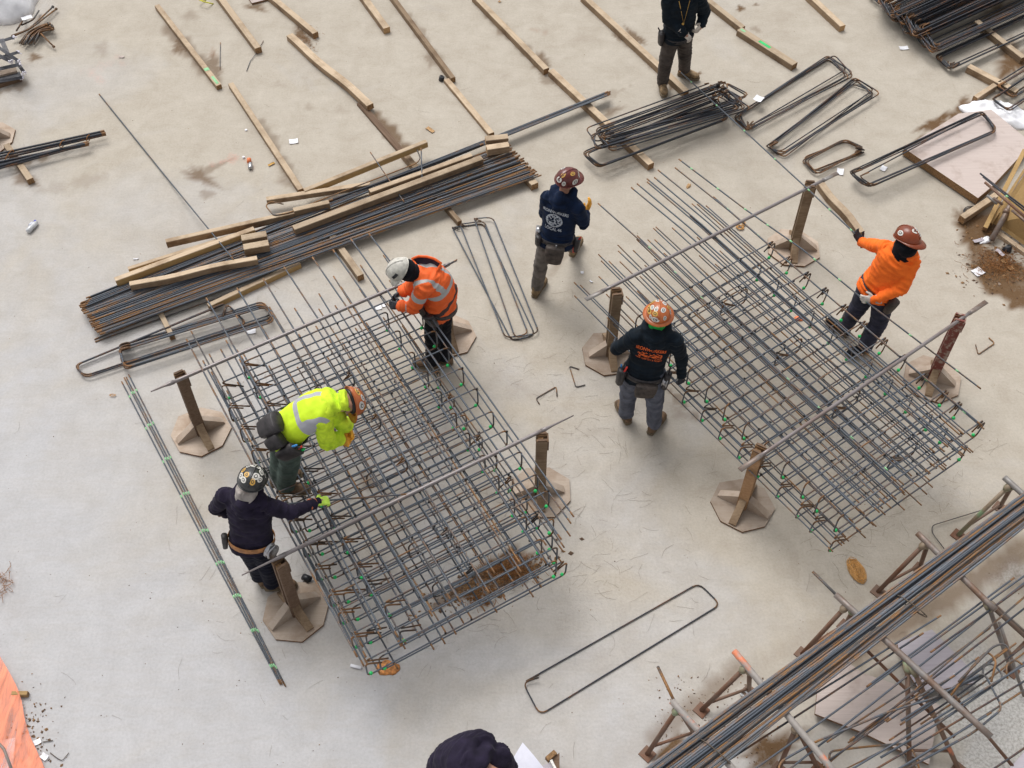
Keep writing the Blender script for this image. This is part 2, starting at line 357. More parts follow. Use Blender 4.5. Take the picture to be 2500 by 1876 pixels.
BL(1520, 1850, 2500, 1200, 40, k=.12, soft=.9); BL(1600, 1800, 1800, 1640, 40, k=.5, soft=.8); B(1885, 1830, 95, 44, -30, k=.85, seed=2, soft=.5); BL(2090, 1600, 2500, 1340, 46, k=.62, soft=.7); B(2160, 1640, 60, 20, -30, k=.3, soft=.9)
B(1640, 1830, 60, 30, -40, k=.7, seed=5, soft=.5); B(1700, 1490, 20, 30, 0, k=.06)
B(2480, 1420, 60, 50, 0, k=.35, soft=.9); B(1340, 1050, 200, 30, 0, k=.05, soft=1)
BL(255, 430, 90, 470, 16, k=.15); B(60, 435, 42, 24, 30, k=.5, seed=3, soft=.6); BL(0, 410, 110, 385, 12, k=.6); BL(0, 225, 60, 205, 12, k=.5)
BL(60, 85, 100, 45, 10, k=.3); B(1368, 640, 80, 12, -50, k=.28, seed=1, soft=.9)  # last blob paints the walking man's cast shadow between his feet
B(40, 1480, 60, 60, 0, k=.05)
B(1660, 1010, 40, 20, 30, k=.25, seed=4, soft=.9); BL(1620, 940, 1700, 1020, 9, k=.45); BL(1480, 420, 1560, 385, 14, k=.25, soft=.9)
for (x, y, rx, ry, k) in [(1230, 185, 26, 16, .12), (1420, 95, 60, 30, .10), (900, 400, 60, 26, .1), (430, 600, 90, 60, .08), (1900, 60, 80, 50, .08), (2050, 300, 60, 30, .1), (2000, 1420, 60, 30, .07), (1450, 1600, 120, 60, .05)]:
    B(x, y, rx, ry, 0, k=k, soft=1.0, seed=x)
rust = mx_(rust, .9 * blob(gpx, gpy, 1235, 1385, 62, 26, -28, seed=3, soft=.5)); rust = mx_(rust, .5 * blob(gpx, gpy, 12, 1425, 26, 40, 0, seed=3, soft=.9))
rust = mx_(rust, .35 * blob(gpx, gpy, 2430, 640, 50, 30, 30, seed=5, soft=.9)); rust = mx_(rust, .3 * line(gpx, gpy, 1330, 80, 1296, 72, 10)); rust = mx_(rust, .35 * blob(gpx, gpy, 520, 130, 12, 16, 0))
for (x0, y0, x1, y1, w, k) in [(520, 402, 575, 385, 9, .55), (225, 180, 250, 200, 14, .35), (285, 140, 300, 158, 9, .3), (200, 175, 290, 150, 9, .15), (600, 390, 616, 412, 9, .5)]:
    red = mx_(red, k * line(gpx, gpy, x0, y0, x1, y1, w))
warm = np.clip(0.70 + (gx * 0.075 + (gy - 7) * 0.085), 0, 1)
pale = mx_(pale, blob(gpx, gpy, 2480, 1740, 260, 190, -30, seed=2, soft=.35, wob=.3) * (gpx > 1950)); pale = mx_(pale, .8 * blob(gpx, gpy, 2470, 1400, 70, 40, 0, soft=.6))
gv = np.stack([gx, gy, np.zeros_like(gx)], -1).reshape(-1, 3)
ny, nx_ = gx.shape; idx = np.arange(ny * nx_).reshape(ny, nx_)
gf = np.stack([idx[:-1, :-1], idx[:-1, 1:], idx[1:, 1:], idx[1:, :-1]], -1).reshape(-1, 4)
gme = bpy.data.meshes.new('ground'); gme.vertices.add(len(gv)); gme.vertices.foreach_set('co', gv.astype(np.float32).ravel())
gme.loops.add(len(gf) * 4); gme.loops.foreach_set('vertex_index', gf.astype(np.int32).ravel()); gme.polygons.add(len(gf))
gme.polygons.foreach_set('loop_start', np.arange(0, len(gf) * 4, 4, dtype=np.int32)); gme.polygons.foreach_set('loop_total', np.full(len(gf), 4, dtype=np.int32))
gme.update(calc_edges=True); gme.validate()
for nm, arr in (('brown', brown), ('warm', warm), ('rust', rust), ('redspray', red), ('pale', pale)):
    at_ = gme.attributes.new(nm, 'FLOAT', 'POINT'); at_.data.foreach_set('value', arr.astype(np.float32).ravel())
m, nt, bs = mat('concrete_slab')
def att(n):
    a = nt.nodes.new('ShaderNodeAttribute'); a.attribute_name = n; return a.outputs['Fac']
v = coords(nt, rnd=False)
nL = noi(nt, v, 0.55, 5, 0.6, 0.6); nM = noi(nt, v, 3.2, 7, 0.68, 0.4); nF = noi(nt, v, 42, 6, 0.7); nS = noi(nt, coords(nt, rnd=False, scale=(1.0, 5.0, 1)), 2.2, 6, 0.65, 1.2)
cool = mix(nt, ramp(nt, nM, [(0.35, G3(0)), (0.65, G3(1))]), (0.430, 0.422, 0.428), (0.480, 0.473, 0.482))
wm = mix(nt, ramp(nt, nM, [(0.35, G3(0)), (0.65, G3(1))]), (0.412, 0.366, 0.306), (0.478, 0.434, 0.372))
wf = mth(nt, 'ADD', att('warm'), mth(nt, 'MULTIPLY', mth(nt, 'SUBTRACT', nL, 0.5), 1.5))
wf = ramp(nt, wf, [(0.2, G3(0)), (0.8, G3(1))])
c = mix(nt, wf, cool, wm)
c = mix(nt, mth(nt, 'MULTIPLY', att('pale'), 0.8), c, mix(nt, ramp(nt, nF, [(0.40, G3(0)), (0.56, G3(1))]), (0.36, 0.35, 0.33), (0.56, 0.55, 0.54)))
c = mix(nt, ramp(nt, nS, [(0.38, G3(0.10)), (0.55, G3(0))]), c, (0.34, 0.275, 0.21))
nT = noi(nt, coords(nt, rnd=False, scale=(9, 0.7, 1)), 3.0, 5, 0.7, 0.8); c = mix(nt, 0.12, c, ramp(nt, nT, [(0.30, G3(0.43)), (0.5, G3(0.5)), (0.70, G3(0.56))]), 'OVERLAY')
c = mix(nt, 0.55, c, ramp(nt, nF, [(0.25, G3(0.38)), (0.5, G3(0.5)), (0.8, G3(0.6))]), 'OVERLAY')
bf = mth(nt, 'MULTIPLY', att('brown'), ramp(nt, mth(nt, 'ADD', mth(nt, 'MULTIPLY', nM, 0.55), mth(nt, 'MULTIPLY', nF, 0.45)), [(0.30, G3(0.6)), (0.50, G3(1))]))
c = mix(nt, bf, c, (0.135, 0.078, 0.038))
c = mix(nt, mth(nt, 'MULTIPLY', att('rust'), ramp(nt, nF, [(0.35, G3(0)), (0.6, G3(1))])), c, (0.24, 0.09, 0.03))
c = mix(nt, mth(nt, 'MULTIPLY', att('redspray'), ramp(nt, nF, [(0.4, G3(0)), (0.65, G3(1))])), c, (0.62, 0.28, 0.22))
# small dark specks
vor = nt.nodes.new('ShaderNodeTexVoronoi'); vor.inputs['Scale'].default_value = 5.5; nt.links.new(v, vor.inputs['Vector'])
sp = ramp(nt, vor.outputs['Distance'], [(0.02, G3(1)), (0.05, G3(0))]); c = mix(nt, mth(nt, 'MULTIPLY', sp, 0.3), c, (0.17, 0.12, 0.08))
nt.links.new(c, bs.inputs['Base Color']); bs.inputs['Roughness'].default_value = 0.88; bs.inputs['Specular IOR Level'].default_value = 0.25
bump(nt, bs, mth(nt, 'ADD', nF, mth(nt, 'MULTIPLY', nM, 1.5)), 0.22, 0.01)
ground = place(gme, 'ground', m, smooth=False, kind='structure', label='stained beige concrete slab')

# ---------------------------------------------------------------- timbers
def timber(a, b, label, z=0.0, w=.085, h=.085, mt='wood', side=None, end='endgrain', group=None, name='timber', cat='timber', zb=None, wob=0.0, marks=()):
    """squared timber whose top face runs between photo points a and b; it rests at height z (zb: other end)"""
    zb = z if zb is None else zb
    w *= 1.12; h *= 1.08
    A = P(*a, z + h); Bp = P(*b, zb + h); ax = (Bp - A); L = ax.length; ax.normalize()
    sy = Vector((-ax.y, ax.x, 0)).normalized(); up = ax.cross(sy); up = up if up.z > 0 else -up
    mb = MB(); n = max(2, int(L / .12)); rings = []
    for i in range(n + 1):
        t = i / n; j = wob * math.sin(t * 9 + a[0]) * .012
        c_ = A + ax * (L * t) + sy * j; ww = w * (1 + U(-.012, .012)) / 2
        hh = h * (1 + U(-.006, .006)); bv = .005
        rings.append([c_ + sy * (ww - bv), c_ + sy * ww - up * bv, c_ + sy * ww - up * hh, c_ - sy * ww - up * hh, c_ - sy * ww - up * bv, c_ - sy * (ww - bv)])
    for rg in rings: mb.v.extend(rg)
    for i in range(n):
        for k in range(6):
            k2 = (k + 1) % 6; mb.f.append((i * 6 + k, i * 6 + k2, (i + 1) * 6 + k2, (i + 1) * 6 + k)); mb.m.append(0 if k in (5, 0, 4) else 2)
    mb.f.append(tuple(range(6))); mb.m.append(1); mb.f.append(tuple(n * 6 + k for k in range(6))); mb.m.append(1)
    rot = Matrix((ax, sy, up)).transposed()
    o = mb.build(name, [M[mt], M[end], M[side or ('woodside' if mt == 'wood' else mt)]], origin=A - up * h, rot=rot, smooth=False, label=label, cat=cat, group=group)  # pale wood gets a darker side material: shade put into the colour
    for (t0, t1, mm, wf) in marks:
        q = MB(); q.box(Vector((L * (t0 + t1) / 2, 0, h + .0015)), Vector((L * (t1 - t0) / 2, 0, 0)), Vector((0, w * wf / 2, 0)), Vector((0, 0, .0012)))
        me = q.raw(); me.materials.append(M[mm]); k = bpy.data.objects.new('paint_mark', me); COL.objects.link(k); k.parent = o
    return o
timber((383, 12), (534, 208), 'thin timber with pale green dab near its end, leftmost of the sleepers at the top', w=.065, h=.065, marks=[(.80, .83, 'palegreen', .9), (.9, .985, 'palegreen', .5)])
t2 = timber((524, -25), (630, 117), 'timber with a yellow ribbon round it, lying with a dark sawn end', w=.08, marks=[])
q = MB(); a_ = P(540, 2, .087)
q.tube([P(530, 6, .0), P(531, 5, .09), P(542, 2, .094), P(553, -1, .09), P(555, 0, 0)], .009, 5)
q.build('ribbon', simple('yellow_ribbon', (0.75, 0.72, 0.05), 0.5), t2)
timber((650, -20), (770, 80), 'timber coming in from the top edge beside a small dirt heap', w=.075)
timber((880, -20), (944, 68), 'short visible timber end, third from the left along the top edge', w=.085, end='endpale')
timber((705, 85), (905, 255), 'rough pale timber propped at its near end on a dark plank', zb=.03, w=.09, h=.075, wob=1)
timber((878, 250), (980, 368), 'old dark brown plank caked in dirt under the end of a pale timber', w=.075, h=.035, mt='oldwood', end='oldwood')
timber((985, 372), (1016, 408), 'short grey block of timber between the raised board and the bar pile', w=.07, h=.08, mt='woodside')
timber((950, -20), (1106, 190), 'long sleeper timber ending next to a black tape roll', w=.06, h=.075, mt='woodside')
timber((1090, 193), (1200, 325), 'timber running from the black tape roll down to the twin wood block', w=.07, h=.05)
timber((1158, -12), (1334, 168), 'long straight timber butting a thinner one below it, right of the tape roll', w=.075)
timber((1345, 170), (1590, 400), 'timber passing under the far bar bundle and the big stirrup stack', w=.08)
timber((1424, -12), (1676, 222), 'long timber behind the boots of the man in the dark jacket', w=.078)
timber((1718, -10), (1814, 66), 'timber meeting a green-marked timber at its near end', w=.075)
timber((1806, 70), (1941, 156), 'timber with a bright green paint dash on its side', w=.095, marks=[(.02, .1, 'palegreen', .35), (.36, .56, 'green', .42)])
timber((1975, -15), (2058, 63), 'short clean timber alone at the top, left of the piled stirrups', w=.08, end='endpale')
timber((563, 203), (734, 462), 'timber slanting down to the left end of the boards on the bar pile', w=.065, h=.06)
timber((15, 352), (73, 437), 'short timber under the small tied bundle at the left edge', w=.07, h=.075)
timber((1245, 380), (1306, 449), 'timber end sticking out beneath the right end of the long bar pile', w=.085)
timber((1050, 455), (1122, 540), 'narrow timber end poking out beside the tips of the hairpin stirrups', w=.05, h=.07, mt='woodside')
timber((800, 560), (880, 672), 'timber lying beneath the free bar ends behind the orange jacket', w=.07)
timber((380, 740), (420, 822), 'little timber crossing below the bar pile next to a stirrup stack', w=.05, h=.05)
timber((2000, 442), (2106, 566), 'split rough timber pointing to the raised hand of the man in orange', w=.08, wob=1)
timber((508, 745), (731, 640), 'long thin board under the free bar ends of the left cage', w=.055, h=.07, side='yellowply')
timber((2385, 50), (2500, 140), 'yellowish timber under the thick stirrup piles at the upper right', w=.075)
timber((2366, 160), (2484, 222), 'timber in front of the bundled hooks, right side', w=.085)
timber((2430, 206), (2382, 237), 'short cross timber touching the white tarp', w=.06)
timber((2350, 530), (2440, 470), 'cut timber leaning on the yellow form beside a yellow glove', w=.07, z=.02)
# boards on top of the long bar pile
PZ = .165
timber((742, 464), (1041, 344), 'warm wood board raised over the rear edge of the bar pile, farthest of the boards', z=.10, zb=.16, w=.055, h=.075, side='yellowply')
timber((650, 485), (903, 447), 'board beside the hooked bar, second board from the back', z=.10, w=.06, h=.065)
timber((404, 588), (718, 517), 'long board along the back of the pile with a grey side', z=.10, w=.055, h=.085)
timber((716, 512), (803, 492), 'short board continuing the long rear board', z=.12, w=.06, h=.09)
timber((312, 655), (600, 564), 'board lying behind the longest left board', z=.08, w=.045, h=.05, side='yellowply')
timber((280, 682), (620, 557), 'board overhanging the left part of the bar pile, with a green dab underneath', z=.12, w=.06, h=.085, side='yellowply')
timber((316, 694), (627, 627), 'front-left board with a chewed upper edge, touched by the leaning rod', z=PZ, w=.06, h=.075, wob=1)
timber((716, 556), (1176, 384), 'longest board on the pile, chalky white streaks along it', z=PZ, w=.075, h=.075)
timber((902, 466), (1151, 377), 'board lying behind the longest board and flush with it', z=PZ - .01, w=.06, h=.075)
for k, (a, b, lab) in enumerate([((589, 581), (650, 570), 'rear half of the twin wood block on the middle of the pile'), ((594, 603), (655, 592), 'front half of the twin wood block on the middle of the pile'),
        ((1185, 338), (1240, 332), 'rear half of the twin wood block at the right end of the pile'), ((1188, 360), (1242, 352), 'front half of the twin wood block at the right end of the pile')]):
    timber(a, b, lab, z=PZ + .01, w=.085, h=.09, name='wood_block', cat='wood block', end='endpale')

# ---------------------------------------------------------------- bars and stirrups
def bar(pts, label, cat='rebar', group=None, r=.009, name='rebar', mt='bar', tips=True, parent=None, green=0):
    mb = MB(); pts = [Vector(p) for p in pts]
    d0 = (pts[1] - pts[0]); d1 = (pts[-1] - pts[-2]); pp = list(pts)
    if tips:
        e0 = pts[0] + d0.normalized() * .05; e1 = pts[-1] - d1.normalized() * .05
        pp = [pts[0], e0] + pts[1:-1] + [e1, pts[-1]]; ms = [1] + [0] * (len(pp) - 3) + [1, 1]
    else: ms = [0] * len(pp)
    mb.tube(pp, r, 6, mats=ms)
    if green:
        L = (pts[-1] - pts[0]).length
        for i in range(green):
            t = (i + .5) / green; k = t * (len(pts) - 1); j = min(int(k), len(pts) - 2)
            c_ = lerp(pts[j], pts[j + 1], k - j); u = (pts[j + 1] - pts[j]).normalized() * .018
            mb.tube([c_ - u, c_ + u], r * 1.12, 6, mi=2)
    return mb.build(name, [M[mt], M['tip'], M['palegreen']], parent, origin=None if parent else pts[0], label=label, cat=cat, group=group)
def hoop_path(C, zo=.02, t1=None, t2=None, r=.045):
    """closed stirrup: starts and ends with hook tails at corner C[0]"""
    C = [Vector(c) for c in C]; n = len(C); up = Vector((0, 0, zo))
    pts = [C[0] + t1, C[0]] + C[1:] + [C[0] + up, C[0] + up + t2]
    return fillet(pts, r)
def hoop(mb, C, t1, t2, r=.0085, zo=.02, fr=.045, n=6, bend=1, zone=None):
    p, fl = hoop_path(C, zo, t1, t2, fr); ms = []
    for i in range(len(p)):
        ms.append(bend if (fl[i] or i < 1 or i > len(p) - 3) else 0)
    mb.tube(p, r, n, mats=ms)
def stirrup(cpx, z, label, group, r=.009, hook=0, tail=.11, jit=0.0, mt=('bar2', 'bend'), name='stirrup', zs=None, cat='stirrup'):
    """flat closed stirrup from four photo points at height z; hook = index of the corner with the tails"""
    zs = zs or [z] * 4
    C = [P(x + U(-jit, jit), y + U(-jit, jit), zz) for (x, y), zz in zip(cpx, zs)]
    C = C[hook:] + C[:hook]
    d = ((C[2] - C[0]).normalized() * .6 + (C[1] - C[0]).normalized() * .6); d.z = 0; d.normalize()
    dd = ((C[2] - C[0]).normalized() + (C[3] - C[0]).normalized() * .2); dd.z = 0; dd.normalize()
    mb = MB(); hoop(mb, C, d * tail + Vector((0, 0, .012)), dd * tail * .9 + Vector((0, 0, .03)), r, .018, .075)
    return mb.build(name, [M[mt[0]], M[mt[1]]], origin=C[0], label=label, cat=cat, group=group)

# ---------------------------------------------------------------- rebar cages
def cage(o_px, ang, label, hoops, bars, zt):
    O = P(*o_px, .97); O.z = 0; a = math.radians(ang)
    eu = Vector((math.cos(a), math.sin(a), 0)); ew = Vector((math.sin(a), -math.cos(a), 0))
    W = lambda u, w, z: O + eu * u + ew * w + Vector((0, 0, z))
    root = thing('rebar_cage', W(1.1, 1.8, 0), label, 'rebar cage')
    for (u0, u1, w, z1, z0, hk, gr) in hoops:
        mb = MB(); sl_ = U(-.018, .018)
        C = [W(u0, w, z1), W(u1, w + sl_, z1 + U(-.006, .006)), W(u1, w + sl_ + .005, z0), W(u0, w + .005, z0)]
        s = 1
        if hk == 0:
            t1 = eu * .20 + Vector((0, 0, -.16)) + ew * U(-.02, .02); t2 = eu * .13 + Vector((0, 0, -.09)) + ew * .02
        else:
            C = [C[1], C[0], C[3], C[2]]
            t1 = -eu * .13 + Vector((0, 0, -.10)); t2 = -eu * .09 + Vector((0, 0, -.06))
        p, fl = fillet([C[0] + t1, C[0]] + C[1:] + [C[0] + ew * .018 + Vector((0, 0, -.01)), C[0] + ew * .018 + t2], .055)
        ms = [1 if (fl[i] or i < 1 or i > len(p) - 3) else 0 for i in range(len(p))]
        mb.tube(p, .0078, 6, mats=ms)
        if gr:
            for g in ((u0 + .03, z0 + .01), (u1 - .03, z0 + .01)):
                if g[0] < 1e3: mb.ball(W(g[0], w + .004, g[1] + .004), .019, 2, 6, 4)
        mb.build('stirrup', [M['bar'], M['bend'], M['green']], root)
    for (u0, w0, u1, w1, z, r, mt, gr) in bars:
        r *= .82; w1 = min(w1, 3.46 - max(0, u1 - 2.0) * .65) if ang < 33 else w1
        mb = MB(); n = 5; pts = []
        bow = U(-.012, .012)
        for i in range(n + 1):
            t = i / n; sag = -.02 * math.sin(math.pi * t) - (.05 * (1 - t / .2) ** 2 if (t < .2 and w0 < -.6) else 0)
            pts.append(W(lerp(u0, u1, t) + bow * math.sin(math.pi * t), lerp(w0, w1, t), z + sag))
        L = w1 - w0; d = (pts[1] - pts[0]).normalized(); e = (pts[-1] - pts[-2]).normalized()
        pts = [pts[0], pts[0] + d * .05] + pts[1:-1] + [pts[-1] - e * .06, pts[-1]]
        mb.tube(pts, r, 6, mats=[1] + [0] * (len(pts) - 3) + [1, 1])
        for g in range(gr):
            t = (g + .5) / gr; k = t * n; j = min(int(k), n - 1); c_ = W(lerp(u0, u1, t) + bow * math.sin(math.pi * t), lerp(w0, w1, t), z - .02 * math.sin(math.pi * t))
            mb.tube([c_ - ew * .02, c_ + ew * .02], r * 1.15, 6, mi=2)
        mb.build('long_bar', [M[mt], M['tip'], M['palegreen']], root)
    mb = MB()
    for (u0, u1, w, z1, z0, hk, gr) in hoops:
        for (b0, w0, b1, w1, z, r, mt, g) in bars:
            if R() > .42: continue
            u = lerp(b0, b1, (w - w0) / (w1 - w0))
            if u0 - .01 < u < u1 and w0 < w < w1:
                zz = z1 if abs(z - z1) < .06 else (z0 if abs(z - z0) < .06 else None)
                if zz is None: continue
                c_ = W(u, w, (z + zz) / 2); mb.ball(c_, (.013, .013, .014), 0, 5, 3)
                if R() < .4: e = Vector((U(-1, 1), U(-1, 1), U(-.2, .9))).normalized() * U(.03, .055); mb.tube([c_, c_ + e], .0014, 3)
    mb.build('tie_wires', M['tie'], root, kind='stuff')
    return root, W
# left cage
LST = [.12, .40, .68, .96, 1.24, 1.53, 1.82, 2.10, 2.37, 2.65, 2.84, 3.09, 3.36]
H = []
for i, w in enumerate(LST):
    H.append((.57, 2.38, w, .965, .70, 0, 1) if i < 11 else (.62, 2.38 - .12 * (i - 10), w, .965, .70, 0, 1))
    H.append((.26 if i > 0 else .30, 2.08, w + .10, .93, .66, 0, 1))
    if i > 2: H.append((.40, 2.24 + U(-.03, .03), w + .03, .71, .46, 0 if i % 2 else 1, 1))
    if i in (2, 4, 6, 9, 11): H.append((1.05, 1.45, w + .04, .93, .70, 1, 0))
Bs = []
for j, u in enumerate([.21, .58, .90, 1.18, 1.43, 1.74, 1.97, 2.20, 2.40]):
    Bs.append((u, [-.41, -.87, -.84, -.83, -.87, -.85, -.84, -.89, -.87][j], u + U(-.02, .02), 3.42 + U(-.04, .1), .985, .0105, 'bar', 0))
for j in range(9):       # splice bars lying beside the first ones, starting further in
    u = .25 + j * .265 + U(-.04, .04); Bs.append((u, U(-.55, -.2), u + U(-.05, .05), 3.3 + U(-.1, .2), .955, .0095, 'bar' if j % 3 else 'rustbar', 0))
for j in range(13):      # middle mat
    u = .34 + j * .158 + U(-.045, .045); Bs.append((u, U(-.7, -.1), u + U(-.04, .04), 3.35 + U(-.15, .2), .70, .0095, 'bar' if j % 4 else 'rustbar', 0))
for u in (.28, .30, .60, .63, .66, 2.36, 2.28): Bs.append((u, U(-.5, -.1), u + U(-.02, .02), 3.4, .72, .0095, 'bar', 0))
for j in range(14):      # lower mat
    u = .40 + j * .142 + U(-.05, .05); Bs.append((u, U(-.15, .15), u + U(-.04, .04), 3.42 + U(-.1, .15), .48, .0095, 'bar2' if j % 2 else 'bar', 0))
cageL, WL_ = cage((442, 922), 30.2, 'dense tied rebar cage on three stands between the lime vest and the dark hoodie', H, Bs, .97)
# right cage
RST = [.45, .72, .98, 1.25, 1.52, 1.78, 2.05, 2.31, 2.58, 2.84, 3.02, 3.26]
H = []
for i, w in enumerate(RST):
    H.append((-.10, 1.76, w, .965, .71, 1, 1)); H.append((-.19, 1.56, w + .07, .79, .55, 0, 1))
    if i % 3 == 1: H.append((.75, 1.1, w + .05, .93, .72, 0, 0))
Bs = []
for (u, w) in [(.6, -1.08), (1.05, -1.07), (1.14, -1.08), (1.25, -1.04), (1.28, -1.08), (1.36, -1.05), (1.47, -1.12), (1.65, -1.04)]:
    Bs.append((u, w, u + U(-.04, .04), 3.35 + U(-.1, .1), .985, .0105, 'bar', 0))
for (u, w, g) in [(.86, -.44, 0), (.90, -.44, 0), (1.01, -.32, 0), (.63, -.44, 9), (.58, -.41, 0), (.70, -.34, 0), (.74, -.30, 0), (.36, -.45, 0), (.34, -.39, 0), (.45, -.31, 0), (.11, -.46, 0), (.08, -.37, 0), (.18, -.33, 0), (.26, -.25, 0),
        (-.06, -.21, 0), (1.41, -.49, 0), (1.44, -.44, 0), (1.53, -.38, 0), (1.70, -.44, 8), (1.29, -.35, 0)]:
    Bs.append((u + U(-.02, .02), w, u + U(-.03, .03), 3.38 + U(-.12, .1), .955 if R() < .6 else .94, .009, 'bar' if R() < .8 else 'rustbar', g))
for (u, w) in [(-.17, -.47), (-.28, -.32), (-.14, -.4)]: Bs.append((u, w, u + .05, 3.4, .70, .009, 'bar', 0))
for j in range(12): Bs.append((-.02 + j * .145 + U(-.02, .02), U(-.3, .1), -.02 + j * .145 + U(-.03, .03), 3.35 + U(-.1, .12), .725, .009, 'bar' if j % 4 else 'rustbar', 0))
for j in range(11): Bs.append((-.12 + j * .16 + U(-.02, .02), U(-.1, .2), -.12 + j * .16 + U(-.03, .03), 3.35 + U(-.1, .15), .565, .009, 'bar2' if j % 2 else 'bar', 0))
cageR, WR_ = cage((1505, 697), 35.0, 'open tied rebar cage on four stands in front of the man in orange', H, Bs, .97)
print('cage children', len(cageL.children), len(cageR.children))

# ---------------------------------------------------------------- stands and pipes
def stand(base_px, top_px, ht, rotdeg, label, post='woodside', topw=1):
    b = P(*base_px, 0); root = thing('rebar_stand', b, label, 'stand', None)
    a0 = math.radians(rotdeg); Z = Vector((0, 0, 1))
    mb = MB(); pts = []
    for k in range(8):
        q = a0 + math.pi / 8 + k * math.pi / 4; rr = .31 * (1 + U(-.05, .05)); pts.append(b + Vector((math.cos(q) * rr, math.sin(q) * rr, .024)))
    mb.prism(pts, .022, 0, 1); mb.build('base_plate', [M['ply'], M['plyedge']], root, smooth=False)
    ex = Vector((math.cos(a0), math.sin(a0), 0)); ey = Vector((-ex.y, ex.x, 0))
    mb = MB(); h2 = (ht - .024) / 2; c0 = b + Z * (.024 + h2)
    mb.box(c0 - ey * .036, Z * h2, ex * .05, ey * .016, 0, 1); mb.box(c0 + ey * .036, Z * h2, ex * .05, ey * .016, 0, 1); mb.box(c0 - ex * .012 - Z * .012, Z * (h2 - .012), ex * .026, ey * .0195, 2, 1)
    mb.build('post', [M[post], M['endgrain'], M['oldwood']], root, smooth=False)
    mb = MB(); mb.box(b + Z * (ht - .075) + ex * .057, Z * .07, ex * .006, ey * .05); mb.box(b + Z * (ht - .004) - ey * .040, Z * .022, ex * .045, ey * .011); mb.box(b + Z * (ht - .004) + ey * .040, Z * .022, ex * .045, ey * .011)
    mb.build('cradle', M['oldwood' if post != 'redpost' else 'redpost'], root, smooth=False)
    for k in range(4):
        q = a0 + k * math.pi / 2; d = Vector((math.cos(q), math.sin(q), 0)); s = Vector((-d.y, d.x, 0)) * .036
        mb = MB(); i0 = b + d * .053; zt = .19 * (1 + U(-.15, .15)); o1 = b + d * U(.235, .275)
        v = [i0 + Z * .0245, o1 + Z * .0245, o1 + Z * .045, i0 + Z * (zt + .02)]
        mb.add([x - s for x in v] + [x + s for x in v], [(3, 2, 1, 0), (4, 5, 6, 7), (2, 3, 7, 6), (0, 1, 5, 4), (1, 2, 6, 5), (3, 0, 4, 7)])
        mb.build('brace', M['woodside' if k % 2 else 'ply'], root, smooth=False)
    return root
stand((492, 1057), None, .95, 32, 'brown stand at the near left corner of the dense cage, its tall post alone', 'oldwood')
stand((1094, 822), None, .94, 20, 'stand mostly hidden behind the legs of the man in the orange jacket')
stand((722, 1495), None, .92, 40, 'stand beside the boots of the man in the black helmet', 'oldwood')
stand((1318, 1203), None, .95, 3, 'stand with a pinkish octagonal foot at the right edge of the dense cage')
stand((1489, 866), None, 1.0, 8, 'stand behind the elbow of the man in the green gaiter')
stand((1935, 608), None, 1.0, -6, 'stand at the far corner of the open cage, brown grooved post')
stand((1812, 1236), None, .98, -30, 'stand with an orange-stained post at the near corner of the open cage', 'postorange')
stand((2272, 928), None, 1.0, -20, 'stand with a flaking dark red post beside the open cage', 'redpost')
stand((-22, 342), None, .8, 10, 'octagonal foot of a stand cut off by the left edge')
def pipe(a, b, z, label, e0='thin', e1='thin', r=.0185, zb=None, l0=.18, l1=.18):
    zb = z if zb is None else zb
    A, Bq = P(*a, z), P(*b, zb); d = (Bq - A).normalized(); root = thing('steel_pipe', A, label, 'pipe')
    mb = MB(); n = 24; mb.tube([A + d * (l0 if e0 else 0) + (Bq - A - d * ((l0 if e0 else 0) + (l1 if e1 else 0))) * (i / n) for i in range(n + 1)], r, 12)
    mb.build('tube', M['pipe'], root)
    for e, s, dd, l in ((e0, A, d, l0), (e1, Bq, -d, l1)):
        if e == 'thin':
            mb = MB(); mb.tube([s, s + dd * l * .75, s + dd * l, s + dd * (l + .05)], [.006, .011, .02, .0225], 8)
            mb.build('tip', M['pipe'], root)
        elif e == 'flat':
            mb = MB(); y = Vector((-dd.y, dd.x, 0)) * .027; mb.loft([(s, y.normalized(), Vector((0, 0, 1)), .027, .006), (s + dd * l * .8, y.normalized(), Vector((0, 0, 1)), .025, .007), (s + dd * l * 1.1, y.normalized(), Vector((0, 0, 1)), .021, .018)], 8, e=4)
            mb.build('flat_end', M['galv'], root)
    return root
pipe((368, 957), (1116, 637), .965, 'long steel pipe carrying the far end of the dense cage', 'thin', 'thin', l1=.1)
pipe((590, 1405), (1400, 1015), .965, 'long steel pipe carrying the near end of the dense cage', 'thin', 'thin', l0=.35, l1=.3)
pipe((1430, 732), (2045, 423), 1.0, 'steel pipe carrying the far end of the open cage', 'flat', 'flat', l0=.2, l1=.2)
pipe((1806, 1148), (2408, 737), .995, 'steel pipe carrying the near end of the open cage', 'flat', 'flat', l0=.24, l1=.24)

# ---------------------------------------------------------------- long pile of straight bars
random.seed(21)
GP = 'straight bars in the long pile'
for i in range(64):
    s = i / 63; lay = R(); z = .10 + (.05 * (1 - abs(2 * s - 1))) * lay + .004
    cr = U(-.22, .22) if R() < .35 else U(-.04, .04)
    s2 = min(1, max(0, s + cr)); a = (lerp(196, 242, s) + U(-7, 7), lerp(744, 816, s) + U(-3, 3)); b = (lerp(1236, 1312, s2) + U(-10, 10), lerp(352, 428, s2) + U(-3, 3))
    A, Bq = P(*a, z), P(*b, z + U(-.01, .02)); mid = [lerp(A, Bq, t) + Vector((U(-.012, .012), U(-.012, .012), U(0, .012))) for t in (.3, .6)]
    bar([A] + mid + [Bq], 'rusty-tipped straight rebar in the long pile under the boards', group=GP, r=.0095, mt=('pilebar', 'pilebar', 'bar', 'rustbar')[int(R() * 4)])
GB = 'bars of the thin far bundle'
